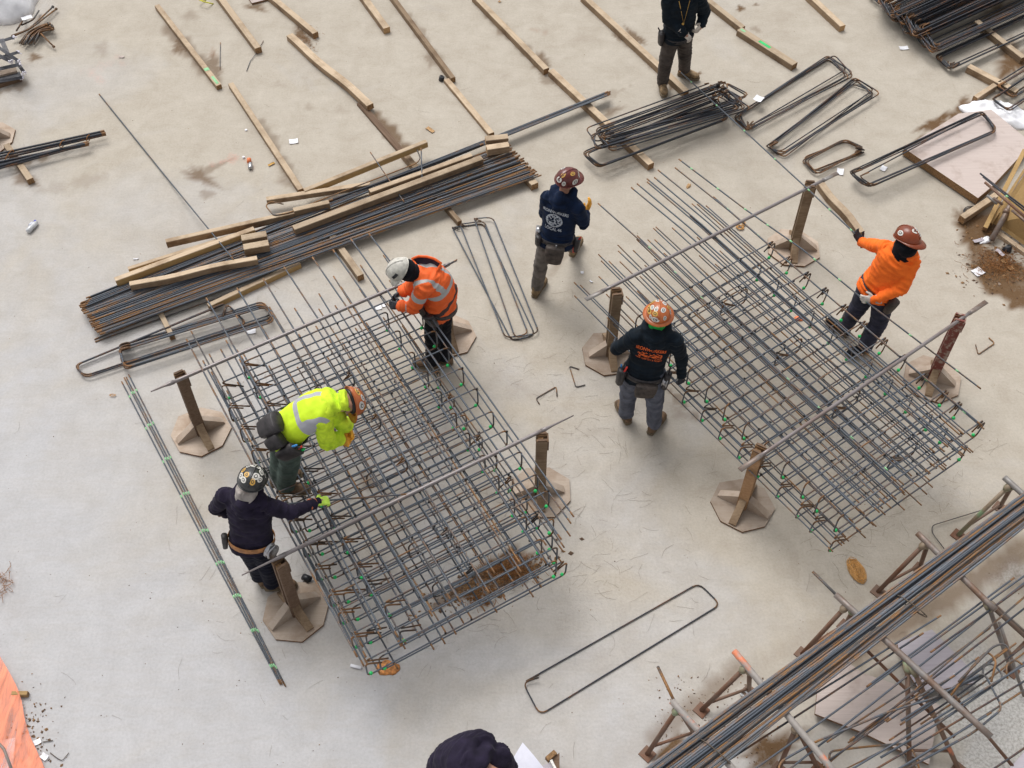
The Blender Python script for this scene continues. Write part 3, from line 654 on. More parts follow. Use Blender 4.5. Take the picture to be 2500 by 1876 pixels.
root = thing('rebar_bundle', P(1480, 228, .1), 'tight blue-grey rebar bundle reaching out behind the pile towards the standing man', 'rebar bundle')
for i in range(13):
    j = (i % 5 - 2) * .021; k = (i // 5) * .019
    a = P(205 + U(-8, 8), 740, .11 + k); b = P(1488 + U(-7, 4), 228, .10 + k); n_ = Vector((.4, .9, 0)).normalized()
    pts = [a + n_ * (j * 1.8), lerp(a, b, .4) + n_ * j * 1.4, lerp(a, b, .75) + n_ * j, b + n_ * (j + U(-.01, .01))]
    bar(pts, None, None, None, r=.0095, mt='bar', parent=root)
# tied bundle at the left edge
root = thing('rebar_bundle', P(100, 375, .09), 'short bundle of thick bars tied with rusty wire at the left edge', 'rebar bundle')
for i, (a, b) in enumerate([((-40, 398), (259, 329)), ((-40, 391), (258, 325)), ((-40, 384), (255, 320)), ((-40, 404), (218, 350)), ((-40, 410), (217, 354)), ((-40, 416), (214, 347)), ((-40, 422), (200, 356))]):
    bar([P(*a, .095 + .02 * (i % 2)), P(*b, .095 + .02 * (i % 2))], None, None, r=.014, mt='bar2', parent=root)
for (x, y, h) in ((23, 381, 20), (152, 352, 12), (216, 338, 9)):
    c_ = P(x, y, .11); mb = MB(); n_ = Vector((.25, 1, 0)).normalized()
    mb.tube([c_ + n_ * (h * .0052 * math.cos(q)) + Vector((0, 0, .035 * math.sin(q) + .0)) for q in [k * math.pi / 6 for k in range(12)]], .006, 5, closed=True); mb.build('wire_tie', M['rustwire'], root)
# five marked bars at left
for i, (a, b) in enumerate([((297, 932), (684, 1671)), ((303, 922), (688, 1671)), ((308, 921), (693, 1670)), ((314, 915), (697, 1676))]):
    m1 = (lerp(a[0], b[0], .5) + (i - 1.5) * 1.2, lerp(a[1], b[1], .5))
    bar([P(*a, .012), P(*m1, .012), P(*b, .012)], 'green-marked straight rebar in the fanned group left of the dense cage', group='bars fanned on the slab', r=.0068, green=9, mt='bar')
bar([P(242, 230, .01), P(410, 438, .03), P(570, 634, .25)], 'single long rod leaning from the open slab onto the boards', r=.0085, green=0)
bar([P(904, 372, .22), P(987, 494, .19)], 'short rod lying across the longest board', r=.0075)
bar([P(1028, 362, .30), P(1031, 451, .20)], 'upright-looking short rod leaning at the back of the pile', r=.0075)
bar([P(538, 104, .01), P(537, 170, .01)], 'tiny straight rod alone on the slab near the top left', r=.0045)
bar([P(643, 100, .01), P(628, 128, .02), P(611, 150, .01), P(602, 174, .01)], 'curved wire under the end of the ribboned timber', r=.0045, tips=False, name='bent_wire', cat='wire')
for i, (a, b) in enumerate([((230, 829), (860, 585)), ((232, 835), (640, 690))]):
    bar([P(*a, .01), P(*lerp(Vector(a), Vector(b), .5), .02), P(*b, .05)], ['thin rusty-ended rod running beside the front of the long pile', 'shorter rusty-ended rod just below the front rod'][i], r=.0075, mt='rustbar')
p, f = fillet([P(1018, 366, .2), P(1027, 388, .2), P(1016, 400, .2), P(800, 482, .2), P(706, 520, .2), P(668, 527, .2), P(648, 503, .2), P(660, 492, .2), P(692, 499, .2)], .05)
mb = MB(); mb.tube(p, .008, 6); mb.build('hooked_rebar', M['rustbar'], origin=p[0], label='rebar with a curled hook lying over the rear boards', cat='rebar')
bar([P(803, 491, .17), P(1027, 411, .17), P(1180, 352, .17)], 'dark thick rod between the rear boards and the longest board', r=.014, mt='bar2')
# bar held by the man in orange and the lower one in his other hand
bar([P(1659, 174, .16), P(1800, 304, .55), P(1975, 465, 1.04), P(2092, 575, 1.12), P(2152, 630, 1.10)], 'green-dotted bar passing through the raised glove of the man in orange', r=.0085, green=9)
bar([P(1657, 389, .98), P(1820, 512, 1.01), P(1960, 610, 1.0), P(2112, 735, .99), P(2395, 950, .80)], 'long green-dotted bar running through the lowered glove of the man in orange', r=.0085, green=10)
bar([P(533, 1261, 1.10), P(640, 1236, 1.12), P(800, 1222, 1.14), P(992, 1207, 1.08)], 'rod held across by the man in the black helmet', r=.009, green=0)
bar([P(645, 1246, 1.02), P(820, 1160, 1.01), P(905, 1118, 1.0)], 'brown rod lying across the dense cage in front of the lime vest man', r=.009, mt='rustbar')
bar([P(1073, 658, 1.35), P(1116, 634, 1.30)], 'thin dark rod sticking out behind the orange hood', r=.006, mt='bar2')

# ---------------------------------------------------------------- stirrups on the slab
random.seed(5)
stirrup([(1276, 1668), (1706, 1424), (1759, 1476), (1318, 1746)], .012, 'large single stirrup lying alone on the open slab', None, hook=0, tail=.16, r=.0068, mt=('bar2', 'bend'))
for i, c_ in enumerate([[(1103, 556), (1180, 546), (1306, 818), (1250, 833)], [(1122, 548), (1182, 540), (1290, 816), (1234, 826)], [(1157, 534), (1203, 531), (1316, 812), (1258, 826)]]):
    stirrup(c_, .012 + .016 * i, ['leftmost of the three narrow stirrups right of the orange jacket', 'middle one of the three narrow stirrups right of the orange jacket', 'rightmost of the three narrow stirrups right of the orange jacket'][i], None, hook=0, tail=.1, mt=('bar', 'bend'), r=.008)
def stack(base, n, dz, label, group, z0=.01, jit=5, drift=(2, 1), hook=0, mt=('bar2', 'bend'), tail=.11, r=.0095, rnd=None):
    for k in range(n):
        dx, dy = drift[0] * k, drift[1] * k
        if rnd: dx += U(-rnd, rnd); dy += U(-rnd * .4, rnd * .4)
        stirrup([(x + dx, y + dy) for x, y in base], z0 + dz * k, label, group, hook=hook, jit=jit, mt=mt, tail=tail, r=r)
stack([(1795, 281), (2022, 141), (2073, 176), (1826, 311)], 5, .018, 'dark stirrup in the stack carrying a white tag, upper right of the centre', 'tagged stirrup stack', jit=10, hook=3, r=.0085)
stack([(1866, 350), (2087, 195), (2134, 224), (1909, 376)], 5, .018, 'dark stirrup in the stack right of the white-tagged stack', 'stack of five long stirrups', jit=10, hook=0, r=.0085, tail=.14)
stack([(1957, 389), (2060, 340), (2106, 366), (1987, 419)], 4, .015, 'small rust-brown stirrup in the short stack', 'short rusty stirrup stack', jit=6, hook=2, mt=('bend', 'bend'), r=.008, tail=.12)
stack([(2077, 419), (2392, 267), (2431, 310), (2112, 450)], 5, .02, 'long stirrup in the stack reaching over the pinkish plywood', 'stirrups over the plywood', z0=.12, jit=11, hook=0, r=.0085, tail=.14)
GS = 'big stirrup stack on the timber'
for k in range(15):
    dx, dy = U(-26, 20), U(-9, 14)
    s = 1 if k < 8 else .0
    j_ = U(0, 16); base = [(1452 + j_, 318), (1762 + j_ * .3, 202 + j_ * .8), (1818 - j_ * .3, 248 - j_ * .2), (1478 - j_ * .3, 356 - j_)]
    stirrup([(x + dx, y + dy + (k % 3) * 3) for x, y in base], .10 + .015 * k, 'stirrup heaped in the big stack by the boots of the man in the dark jacket', GS, jit=7, hook=1)
for k in range(5):
    stirrup([(1420 + k * 3, 375), (1752 + U(-6, 6), 246), (1775 + U(-8, 8), 292), (1455 + k * 3, 408)], .10 + .018 * k, 'stirrup at the near side of the big stack, overhanging the timber end', 'near stirrups of the big stack', jit=3, hook=1)
stack([(182, 893), (555, 740), (600, 790), (206, 920)], 2, .018, 'black stirrup pointing lower left, under the free bar ends', 'two black stirrups lower left', jit=2, hook=1, tail=.2, z0=.03)
stack([(292, 842), (645, 735), (668, 770), (300, 886)], 6, .016, 'stirrup in the nested stack under the free bar ends of the dense cage', 'nested stirrups lower left', z0=.02, jit=5, drift=(1, 3.5), hook=0, mt=('bar', 'bend'))
# thick piles at the upper right
def rp(x0, y0, x1, y1, L=480, s=-.46): return [(x0, y0), (x0 + L, y0 + s * L), (x1 + L, y1 + s * L), (x1, y1)]
stack(rp(2150, 3, 2180, 42), 14, .019, 'dark stirrup in the topmost heap at the upper right corner', 'topmost heap upper right', z0=.09, jit=4, drift=(.5, 0), rnd=15)
stack(rp(2120, -14, 2150, 8), 5, .019, 'dark stirrup cut by the top edge above the corner heap', 'stirrups cut by the top edge', z0=.02, jit=4, rnd=7)
stack(rp(2200, 44, 2222, 84), 20, .012, 'dark stirrup in the thickest heap of the upper right', 'thickest heap upper right', z0=.05, jit=5, drift=(.8, 0), rnd=12)
stack(rp(2212, 56, 2232, 90), 12, .012, 'dark stirrup wedged inside the thickest heap of the upper right', 'inner thickest heap upper right', z0=.06, jit=4, drift=(1, 0), rnd=12)
stack(rp(2164, 18, 2190, 50), 10, .013, 'dark stirrup lying inside the topmost heap at the upper right corner', 'inner topmost heap upper right', z0=.06, jit=4, rnd=10)
stack(rp(2228, 66, 2262, 112), 13, .013, 'stirrup in the heap behind the open hook loop', 'heap behind the open hook loop', z0=.05, jit=5, rnd=11)
stack(rp(2252, 92, 2282, 128), 6, .017, 'stirrup in the stack ending in an open hook loop', 'stack with the open hook loop', z0=.09, jit=3, drift=(-2, 0), hook=0, tail=.16)
stack(rp(2283, 140, 2315, 170), 6, .016, 'stirrup in the stack with bundled upright hooks', 'stack with bundled hooks', z0=.02, jit=3, drift=(2, 0), hook=3, tail=.13)
stack(rp(2428, 210, 2466, 236, 300, -.62), 5, .017, 'stirrup in the stack beside the white tarp', 'stack beside the tarp', z0=.05, jit=3, hook=0)
stack(rp(2418, 243, 2460, 268, 300, -.66), 3, .017, 'stirrup resting partly on the white tarp', 'stirrups on the tarp', z0=.12, jit=3, hook=0)
# small hooks
def hookbar(pts, label, r=.0065, fr=.03):
    p, f = fillet([P(x, y, .01) for x, y in pts], fr); mb = MB(); mb.tube(p, r, 6); mb.build('bent_bar', M['rustbar'], origin=p[0], label=label, cat='bent bar')
hookbar([(1414, 902), (1390, 894), (1406, 946), (1429, 940)], 'small bent bar by the octagonal foot, upper one of the pair')
hookbar([(1317, 987), (1308, 973), (1358, 944), (1360, 968)], 'small bent bar nearer the dense cage, lower one of the pair')
hookbar([(2382, 842), (2388, 866), (2429, 838), (2414, 825)], 'small bent bar right of the flaking red post')
# ---------------------------------------------------------------- trestles and bars at the lower right
random.seed(31)
def trestle(beam, zb, legs, label, mats=('galv', 'rustpipe'), rail=None, ext=None):
    """beam: photo points of the top tube (polyline at height zb); legs: (t along beam, foot photo point)"""
    A, Bq = P(*beam[0], zb), P(*beam[1], zb); root = thing('trestle', P(*legs[0][1], 0), label, 'trestle')
    mb = MB(); mb.tube([lerp(A, Bq, i / 10) for i in range(11)], .028, 12); mb.build('top_tube', M[mats[0]], root)
    if ext:
        e = P(*ext, zb); mb = MB(); mb.tube([A + (Bq - A).normalized() * .06, e], .013, 8); mb.build('inner_rod', M['rustbar'], root)
    for (t, foot, mm) in legs:
        top = lerp(A, Bq, t); f = P(*foot, .0); d = (f - top)
        mb = MB(); mb.tube([top + Vector((0, 0, -.02)), lerp(top, f, .08), lerp(top, f, .12)], [.034, .036, .022], 10, mi=1); mb.tube([lerp(top, f, .1), f + Vector((0, 0, .006))], .021, 10)
        lg = mb.build('leg', [M[mm], M['pipegreen']], root)
        mb = MB(); x = Vector((.7, .7, 0)) * .055; y = Vector((-.7, .7, 0)) * .055; mb.box(f + Vector((0, 0, .006)), x, y, Vector((0, 0, .006))); mb.build('foot_plate', M['rustpipe'], root, smooth=False)
    fs = [P(*l[1], .12) for l in legs]
    for i in range(0, len(fs) - 1, 2):
        a = lerp(P(*legs[i][1], 0), lerp(A, Bq, legs[i][0]), .18); b = lerp(P(*legs[i + 1][1], 0), lerp(A, Bq, legs[i + 1][0]), .18)
        mb = MB(); mb.tube([a, b], .014, 8); mb.build('crossbar', M['rustpipe'], root)
    return root
trestle(((1640, 1712), (1800, 1890)), .74, [(.10, (1580, 1842), 'rustpipe'), (.12, (1700, 1800), 'legorange'), (.95, (1740, 1960), 'rustpipe'), (.95, (1850, 1990), 'rustpipe')], 'nearest trestle with a flat-ended inner bar poking out to the left', ('pipeorange', 'rustpipe'), ext=(1606, 1628))
trestle(((1792, 1590), (2045, 1895)), .74, [(.13, (1712, 1735), 'rustpipe'), (.16, (1828, 1690), 'legorange'), (.62, (1900, 1880), 'rustpipe'), (.62, (1998, 1880), 'rustpipe')], 'trestle sprayed orange along its tube and its nearby leg', ('pipeorange', 'rustpipe'))
beam0 = None
trestle(((2040, 1452), (2420, 1800)), .74, [(.08, (1958, 1598), 'rustpipe'), (.12, (2062, 1530), 'rustpipe'), (.50, (2340, 1880), 'legorange'), (.48, (2220, 1880), 'rustpipe')], 'trestle with green spray at the head and a rebar poking out of its tube', ('galv', 'rustpipe'), ext=(1984, 1396))
trestle(((2240, 1302), (2430, 1490)), .74, [(.12, (2143, 1446), 'rustpipe'), (.14, (2244, 1390), 'rustpipe'), (.9, (2470, 1640), 'galv'), (.9, (2530, 1580), 'rustpipe')], 'trestle with a bare steel tube and one bright green clamp', ('galv', 'rustpipe'))
trestle(((2452, 1166), (2600, 1300)), .74, [(.12, (2338, 1308), 'pipegreen'), (.14, (2440, 1240), 'rustpipe'), (.8, (2600, 1460), 'rustpipe'), (.8, (2660, 1400), 'rustpipe')], 'trestle cut by the right edge, mossy green leg', ('galv', 'rustpipe'))
root = thing('rebar_bundle', P(2100, 1560, .77), 'big bundle of long bars lying across all the trestles, lower right', 'rebar bundle')
for i in range(31):
    s = (i % 22) / 21 if i < 22 else U(.05, .95); lay = i // 22; z = .785 + .024 * lay + U(-.003, .003)
    s += U(-.03, .03) + lay * .02
    a = (lerp(1545, 1735, s), lerp(1905, 1890, s)); b = (2530, lerp(1185, 1262, s))
    A, Bq = P(*a, z), P(*b, z); q = [lerp(A, Bq, t) + Vector((U(-.006, .006), U(-.01, .01), U(-.003, .003))) for t in (.2, .4, .6, .8)]
    bar([A] + q + [Bq], None, None, r=.0108, mt=('pilebar', 'rustbar', 'pilebar', 'bar2', 'bar', 'bar')[int(R() * 6)], parent=root)
for (x, y) in ((2222, 1478), (2228, 1483), (1742, 1833), (1748, 1838)):
    c_ = P(x, y, .79); n_ = (P(2252, 1498, .79) - P(2180, 1448, .79)).normalized(); mb = MB()
    mb.tube([c_ + n_ * (.135 * math.cos(q)) + Vector((0, 0, .034 * math.sin(q) + .004)) for q in [k * math.pi / 9 for k in range(18)]], .0045, 5, closed=True); mb.build('wire_tie', M['wire'], root)
L2 = [((1770, 1829), (2297, 1503), 'bar'), ((1770, 1862), (2254, 1546), 'bar2'), ((1812, 1900), (2540, 1378), 'bar'), ((2116, 1677), (2476, 1411), 'bar'), ((1900, 1900), (2540, 1392), 'bar'), ((2272, 1593), (2540, 1400), 'bar2'),
      ((2075, 1808), (2340, 1610), 'bar2'), ((2340, 1610), (2540, 1455), 'bar2'), ((2003, 1880), (2540, 1425), 'rustbar'), ((2060, 1890), (2540, 1600), 'bar'), ((2110, 1895), (2540, 1640), 'bar2'), ((2180, 1890), (2540, 1660), 'rustbar'),
      ((2400, 1895), (2540, 1800), 'bar2'), ((2190, 1730), (2330, 1650), 'rustbar'), ((2165, 1895), (2420, 1740), 'bar')]
lab2 = ['loose bar nearest below the big trestle bundle, ending in a blunt tip', 'second loose bar below the big trestle bundle', 'long loose bar crossing both form boards at the lower right', 'short loose bar ending beyond the orange mark, lower right',
        'loose bar passing over the grey form board', 'bar with an orange tag end among the loose trestle bars', 'thick loose bar end lying on the pinkish form board', 'thick bar continuing up to the right edge over the grey board', 'rusty loose bar in the middle of the lower right fan',
        'loose bar under the row of upright hooks', 'dark bar just below the hooks, lower right', 'rusty bar low in the right corner fan', 'bar crossing the extreme lower right corner', 'short rusty piece between the two form boards', 'bar crossing the near corner of the pinkish form board']
for (a, b, mt), lb in zip(L2, lab2):
    z = .70 + U(-.05, .05); A, Bq = P(*a, z), P(*b, z + U(-.03, .03)); bar([A, lerp(A, Bq, .5) + Vector((0, 0, -.015)), Bq], lb, r=.0085, mt=mt)
for k in range(11):
    x0 = U(1930, 2330); y0 = 1900 - (x0 - 1930) * .35 + U(-60, 0); L_ = U(160, 420); z = U(.45, .7)
    bar([P(x0, y0, z), P(x0 + L_ * .5, y0 - L_ * .33, z), P(x0 + L_, y0 - L_ * .70, z)], 'loose bar in the tangled fan over the form boards, lower right', group='bars in the lower right fan', r=.0078, mt=('bar', 'rustbar', 'bar2')[k % 3])
for k, (a, b) in enumerate([((2118, 1590), (2330, 1800)), ((2330, 1700), (2480, 1880)), ((2440, 1520), (2500, 1700)), ((2420, 1470), (2520, 1560))]):
    bar([P(*a, .55), P(*b, .05 if k else .3)], ['brown pipe slanting under the loose bars beside the third trestle', 'grey-brown pipe slanting to the lower right corner', 'pale pipe leg near the right edge', 'upper pale pipe near the right edge'][k], r=.016, mt='rustpipe' if k < 2 else 'galv', tips=False, name='brace_pipe', cat='pipe')
def hooked(px, z, label, r=.0095, mt='bar', fr=.06):
    p, f = fillet([P(x, y, z if not isinstance(z, list) else z[i]) for i, (x, y) in enumerate(px)], fr, 5); mb = MB(); mb.tube(p, r, 6, mats=f)
    mb.build('hooked_rebar', [M[mt], M['rustbar']], origin=p[0], label=label, cat='hooked rebar')
hooked([(1900, 1900), (1902, 1862), (1990, 1812), (2170, 1738), (2280, 1705), (2402, 1642), (2448, 1730), (2375, 1790), (2180, 1895)], .70, 'thick hooked bar making a large loop through the lower right fan')
hooked([(2320, 1700), (2380, 1620), (2410, 1590), (2433, 1612), (2420, 1665)], .72, 'first upright rust-brown hook at the lower right', mt='rustbar')
hooked([(2200, 1760), (2310, 1690), (2400, 1650), (2400, 1625), (2425, 1620), (2453, 1655), (2300, 1760), (2150, 1850)], .68, 'hooked bar in the middle of the row of brown hooks')
hooked([(2460, 1657), (2455, 1625), (2475, 1608), (2520, 1640)], .7, 'last brown hook in the row near the right edge', mt='rustbar')
hooked([(2340, 1665), (2425, 1578), (2455, 1570), (2470, 1600)], .74, 'farthest brown hook of the row, above the others', mt='rustbar')
hooked([(2025, 1862), (2025, 1835), (2100, 1825), (2210, 1815), (2235, 1840), (2248, 1895)], .5, 'brown U-shaped bar along the bottom edge over the pinkish board', mt='rustbar')
hooked([(2040, 1890), (2120, 1850), (2190, 1815), (2205, 1840), (2225, 1895)], .45, 'thin brown bent bar crossing the U-shaped one at the bottom edge', mt='rustbar', r=.006)
hooked([(2410, 1242), (2276, 1283), (2275, 1300), (2305, 1340)], .03, 'thin bent rod on the slab behind the mossy trestle leg', r=.005, mt='rustbar')
def panel(px, z, h, label, mt, name='form_board', edge='plyedge', cat='plywood', zs=None):
    mb = MB(); pts = [P(x, y, (zs[i] if zs else z) + h) for i, (x, y) in enumerate(px)]
    if sum((pts[i].x * pts[i - 1].y - pts[i - 1].x * pts[i].y) for i in range(len(pts))) > 0: pts.reverse()
    mb.prism(pts, h, 0, 1); return mb.build(name, [M[mt], M[edge]], smooth=False, label=label, cat=cat)
panel([(1996, 1680), (1990, 1743), (2104, 1788), (2268, 1866), (2295, 1724), (2243, 1690), (2110, 1645), (2062, 1612)], .05, .03, 'pinkish worn form board lying under the loose bars at the lower right', 'pinkply')
panel([(2190, 1570), (2275, 1537), (2380, 1645), (2380, 1667), (2250, 1693), (2205, 1625)], .10, .02, 'grey-lilac form board beyond the pinkish one at the lower right', 'greyply')
panel([(2460, 1880), (2520, 1815), (2560, 1900)], .05, .04, 'pale board corner in the extreme lower right', 'greyply')
panel([(2207, 362), (2388, 484), (2420, 457), (2520, 350), (2420, 268), (2340, 278)], .02, .10, 'pinkish plywood form panel under a stirrup stack at the right', 'pinkply', edge='endgrain')
panel([(596, -20), (615, 8), (672, -6), (690, -30)], .0, .03, 'brown plywood piece cut by the top edge near the left', 'pinkply')
# ---------------------------------------------------------------- tarps, bags, small things
def heap(cx, cy, rx, ry, h, label, mt, name, cat, seed=1, ang=0, n=40, spec=None, edge=.35, wr=.02):
    """low wrinkled mound with an irregular outline (tarp, bag, crumpled film)"""
    rnd = random.Random(seed); mb = MB(); a = math.radians(ang); C0 = P(cx, cy, 0)
    ph = [rnd.uniform(0, 6.28) for _ in range(6)]; rings = 14; vsx = []
    for j in range(rings + 1):
        f = j / rings
        for k in range(n):
            q = 2 * math.pi * k / n; w = 1 + edge * (.35 * math.sin(2 * q + ph[0]) + .25 * math.sin(3 * q + ph[1]) + .2 * math.sin(5 * q + ph[2]) + .12 * math.sin(9 * q + ph[3]))
            u, v = rx * f * w * math.cos(q), ry * f * w * math.sin(q)
            p = Vector((C0.x + u * math.cos(a) - v * math.sin(a), C0.y + u * math.sin(a) + v * math.cos(a), 0))
            nz = noise.noise(p * 5 + Vector((seed, 0, 0))) * wr * 2 + abs(noise.noise(p * 14 + Vector((0, seed, 0)))) * wr * 1.6 + noise.noise(p * 40) * wr * .3
            p.z = .004 + h * (1 - f ** 2.2) ** .8 + (nz + wr * .6) * (1 - f ** 6)
            p.z = max(p.z, .003); vsx.append(p)
    fs = []
    for j in range(rings):
        for k in range(n):
            k2 = (k + 1) % n; fs.append((j * n + k, j * n + k2, (j + 1) * n + k2, (j + 1) * n + k))
    mb.add(vsx, fs); b = len(mb.v); mb.v.append(Vector((C0.x, C0.y, 0))); last = rings * n
    for k in range(n): mb.f.append((last + (k + 1) % n, last + k, b)); mb.m.append(0)
    return mb.build(name, M[mt], label=label, cat=cat)
M['tarp'] = simple('white_tarp', (0.86, 0.86, 0.90), 0.6, 0.06, 8, b=0.6)
heap(2440, 282, .43, .26, .07, 'crumpled white tarp under the stirrups at the right edge', 'tarp', 'tarp', 'tarp', 3, -25, wr=.035)
heap(12, 10, .50, .50, .40, 'stuffed white bag in the upper left corner', 'tarp', 'bulk_bag', 'bag', 5, 0, wr=.02, edge=.15)
heap(947, 1632, .098, .075, .025, 'crumpled orange plastic film just below the dense cage', 'orangebag', 'plastic_film', 'plastic film', 9, 10, n=26, wr=.018)
heap(1953, 778, .06, .045, .012, 'bright orange plastic scrap lying beneath the open cage', 'orangepaint', 'plastic_film', 'plastic film', 4, 10, n=16, wr=.012)
heap(1681, 455, .022, .055, .006, 'small pale brown leaf-like scrap beside the tips of the open cage bars', 'endpale', 'paper_scrap', 'scrap', 4, -25, n=14, wr=.006)
heap(2405, 588, .10, .04, .02, 'crumpled clear plastic sheet beside the bent grey tube', 'tarp', 'plastic_film', 'plastic film', 6, 30, n=18, wr=.02)
heap(2370, 521, .06, .025, .02, 'yellow glove dropped in the dirt by the yellow form', 'glovey', 'glove', 'glove', 8, 30, n=16, wr=.015)
heap(2458, 612, .06, .05, .05, 'black and green rag against the foot of the yellow form', 'black', 'rag', 'rag', 2, 10, n=18, wr=.03)
def coil(px, py, rx, ry, ang, label, n=5, mt='rustwire', r=.003, z=.012, dec=.35):
    C0 = P(px, py, z); a = math.radians(ang); mb = MB(); pts = []
    for i in range(n * 22):
        q = i * 2 * math.pi / 22; f = 1 + .12 * math.sin(i * .37) + U(-.04, .04) - (i / (n * 22)) * dec
        u, v = rx * f * math.cos(q), ry * f * math.sin(q)
        pts.append(C0 + Vector((u * math.cos(a) - v * math.sin(a), u * math.sin(a) + v * math.cos(a), abs(U(0, .012)))))
    mb.tube(pts, r, 4); mb.build('wire_coil', M[mt], label=label, cat='wire coil')
M['tanwire'] = simple('brass_wire', (0.52, 0.27, 0.08), 0.6)
for k_, sc_ in enumerate((1.0,)): coil(2091, 1394, .07, .13, 18, 'oval coil of orange-brown tie wire on the open slab near the trestles', 40, 'tanwire', .003, dec=.85)
coil(1806, 556, .045, .035, -25, 'small yellow-brown wire coil under the free bar ends of the open cage', 12, 'tanwire', .003)
coil(1815, 545, .02, .05, 0, 'curl of brown wire touching the small coil under the open cage bars', 5, 'tanwire', .003)
coil(2372, 516, .11, .07, 10, 'loop of dark cable by the corner of the plywood panel', 3, 'black', .006)
coil(275, 966, .035, .014, 0, 'tiny tan wisp left of the five fanned bars', 4, 'tanwire', .002)
def sheet(px, py, w, h, ang, label, mt='paper', name='paper', z=.004, cat='paper', curl=.012):
    C0 = P(px, py, z); a = math.radians(ang); mb = MB(); n = 5; g = []
    for i in range(n + 1):
        for j in range(n + 1):
            u, v = (i / n - .5) * w, (j / n - .5) * h
            g.append(C0 + Vector((u * math.cos(a) - v * math.sin(a), u * math.sin(a) + v * math.cos(a), curl * (abs(u / w) ** 2 * 3 + .5 * math.sin(v / h * 5 + 1) ** 2))))
    mb.add(g, [(i * (n + 1) + j, (i + 1) * (n + 1) + j, (i + 1) * (n + 1) + j + 1, i * (n + 1) + j + 1) for i in range(n) for j in range(n)])
    g2 = [q - Vector((0, 0, .0015)) for q in g]; mb.add(g2, [(i * (n + 1) + j, i * (n + 1) + j + 1, (i + 1) * (n + 1) + j + 1, (i + 1) * (n + 1) + j) for i in range(n) for j in range(n)])
    mb.build(name, M[mt], label=label, cat=cat)
sheet(717, 346, .11, .09, 12, 'white paper scrap between two timbers, upper left of the boards')
sheet(1852, 242, .11, .12, -35, 'white tag lying on a stirrup stack', z=.13, name='tag', cat='tag')
sheet(2206, 118, .12, .08, 5, 'white paper below the thick heaps at the upper right')
sheet(2051, 420, .08, .12, -15, 'white tag just above the flat end of the far pipe', name='tag', cat='tag')
sheet(2157, 412, .07, .1, -35, 'white paper lying inside the long stirrup stack by the plywood')
sheet(2387, 665, .12, .11, 30, 'white card at the edge of the dirt patch on the right')
sheet(924, 752, .07, .06, 15, 'white tag under the bar ends left of the orange jacket', name='tag', cat='tag')
sheet(938, 746, .05, .05, 15, 'second white tag touching the one left of the orange jacket', name='tag', cat='tag')
sheet(613, 806, .10, .12, 10, 'white tag under the first free bars of the dense cage', name='tag', cat='tag')
sheet(332, 633, .06, .02, 8, 'white sliver beside the rear boards')
sheet(66, 45, .08, .14, -60, 'white tag tied on the bent bolts by the white bag', z=.16, name='tag', cat='tag')
sheet(1421, 666, .035, .04, 0, 'little white sticker on the slab under the leftmost bars of the open cage', name='sticker', cat='sticker')
sheet(1443, 688, .04, .02, -40, 'tiny white strip below the little white sticker', name='sticker', cat='sticker')
sheet(2330, 1648, .02, .02, 0, 'white crumb on the grey form board', z=.13)
sheet(700, 30, .02, .02, 0, 'tiny pale scrap near the ribboned timber')
sheet(2450, 640, .05, .07, 40, 'yellowed paper crumpled in the leaf litter', 'endpale', cat='paper')
sheet(2466, 655, .07, .06, 20, 'tan cardboard piece in the litter on the right', 'endpale', name='cardboard', cat='cardboard')
sheet(2388, 588, .13, .05, 20, 'pale wood offcut in the dirt left of the bent grey tube', 'greyply', name='offcut', cat='offcut', z=.02)
sheet(2440, 618, .05, .12, 30, 'pale wood offcut below the bent grey tube', 'greyply', name='offcut', cat='offcut', z=.02)
sheet(297, 140, .07, .04, 0, 'pinkish square chip alone on the slab near the top left', 'pinkply', name='wood_chip', cat='chip')
sheet(1050, 318, .05, .13, 45, 'thin golden wood splinter between timbers', 'endpale', name='wood_chip', cat='chip')
sheet(663, 402, .03, .09, -50, 'yellow splinter left of the thin slanted timber', 'stickery', name='wood_chip', cat='chip')
sheet(1220, 5, .03, .04, -40, 'brown wood chip at the top edge', 'endpale', name='wood_chip', cat='chip')
def lathe(px, py, z, ax, prof, name, mt, label, cat, parent=None, seg=14):
    C0 = P(px, py, z); ax = Vector(ax).normalized(); s = ax.orthogonal().normalized(); t = ax.cross(s); mb = MB()
    mb.loft([(C0 + ax * h, s, t, r, r) for h, r in prof], seg)
    return mb.build(name, M[mt] if isinstance(mt, str) else mt, parent, label=label, cat=cat)
rt = thing('plastic_bottle', P(73, 553, 0), 'clear plastic bottle with a blue cap lying on the left slab', 'bottle')
M['clearpet'] = simple('clear_bottle_plastic', (0.55, 0.56, 0.58), 0.15, 0.1); M['bottlelabel'] = simple('bottle_label', (0.6, 0.62, 0.72), 0.5, 0.15, 60)
bd = (.38, .92, 0)
lathe(67, 566, .034, bd, [(0, .02), (.01, .031), (.05, .033), (.14, .032), (.165, .02), (.185, .013)], 'body', 'clearpet', None, None, rt)
lathe(71, 558, .034, bd, [(.03, .034), (.08, .034)], 'label_band', 'bottlelabel', None, None, rt); lathe(83, 544, .034, bd, [(.008, .016), (.034, .016)], 'cap', simple('blue_cap', (.03, .05, .45), .4), None, None, rt)
rt = thing('spray_can', P(610, 400, 0), 'orange-topped spray can lying near the orange paint marks', 'spray can')
lathe(611, 412, .03, (-.12, 1, 0), [(0, .024), (.01, .028), (.09, .028), (.1, .02)], 'body', 'chrome', None, None, rt); lathe(608, 397, .03, (-.12, 1, 0), [(.005, .027), (.06, .027), (.07, .018)], 'cap', 'orangepaint', None, None, rt)
lathe(595, 385, .01, (0, 0, 1), [(-.008, .016), (.012, .016)], 'bottle_cap', 'paper', 'white round cap beside the spray can', 'cap')
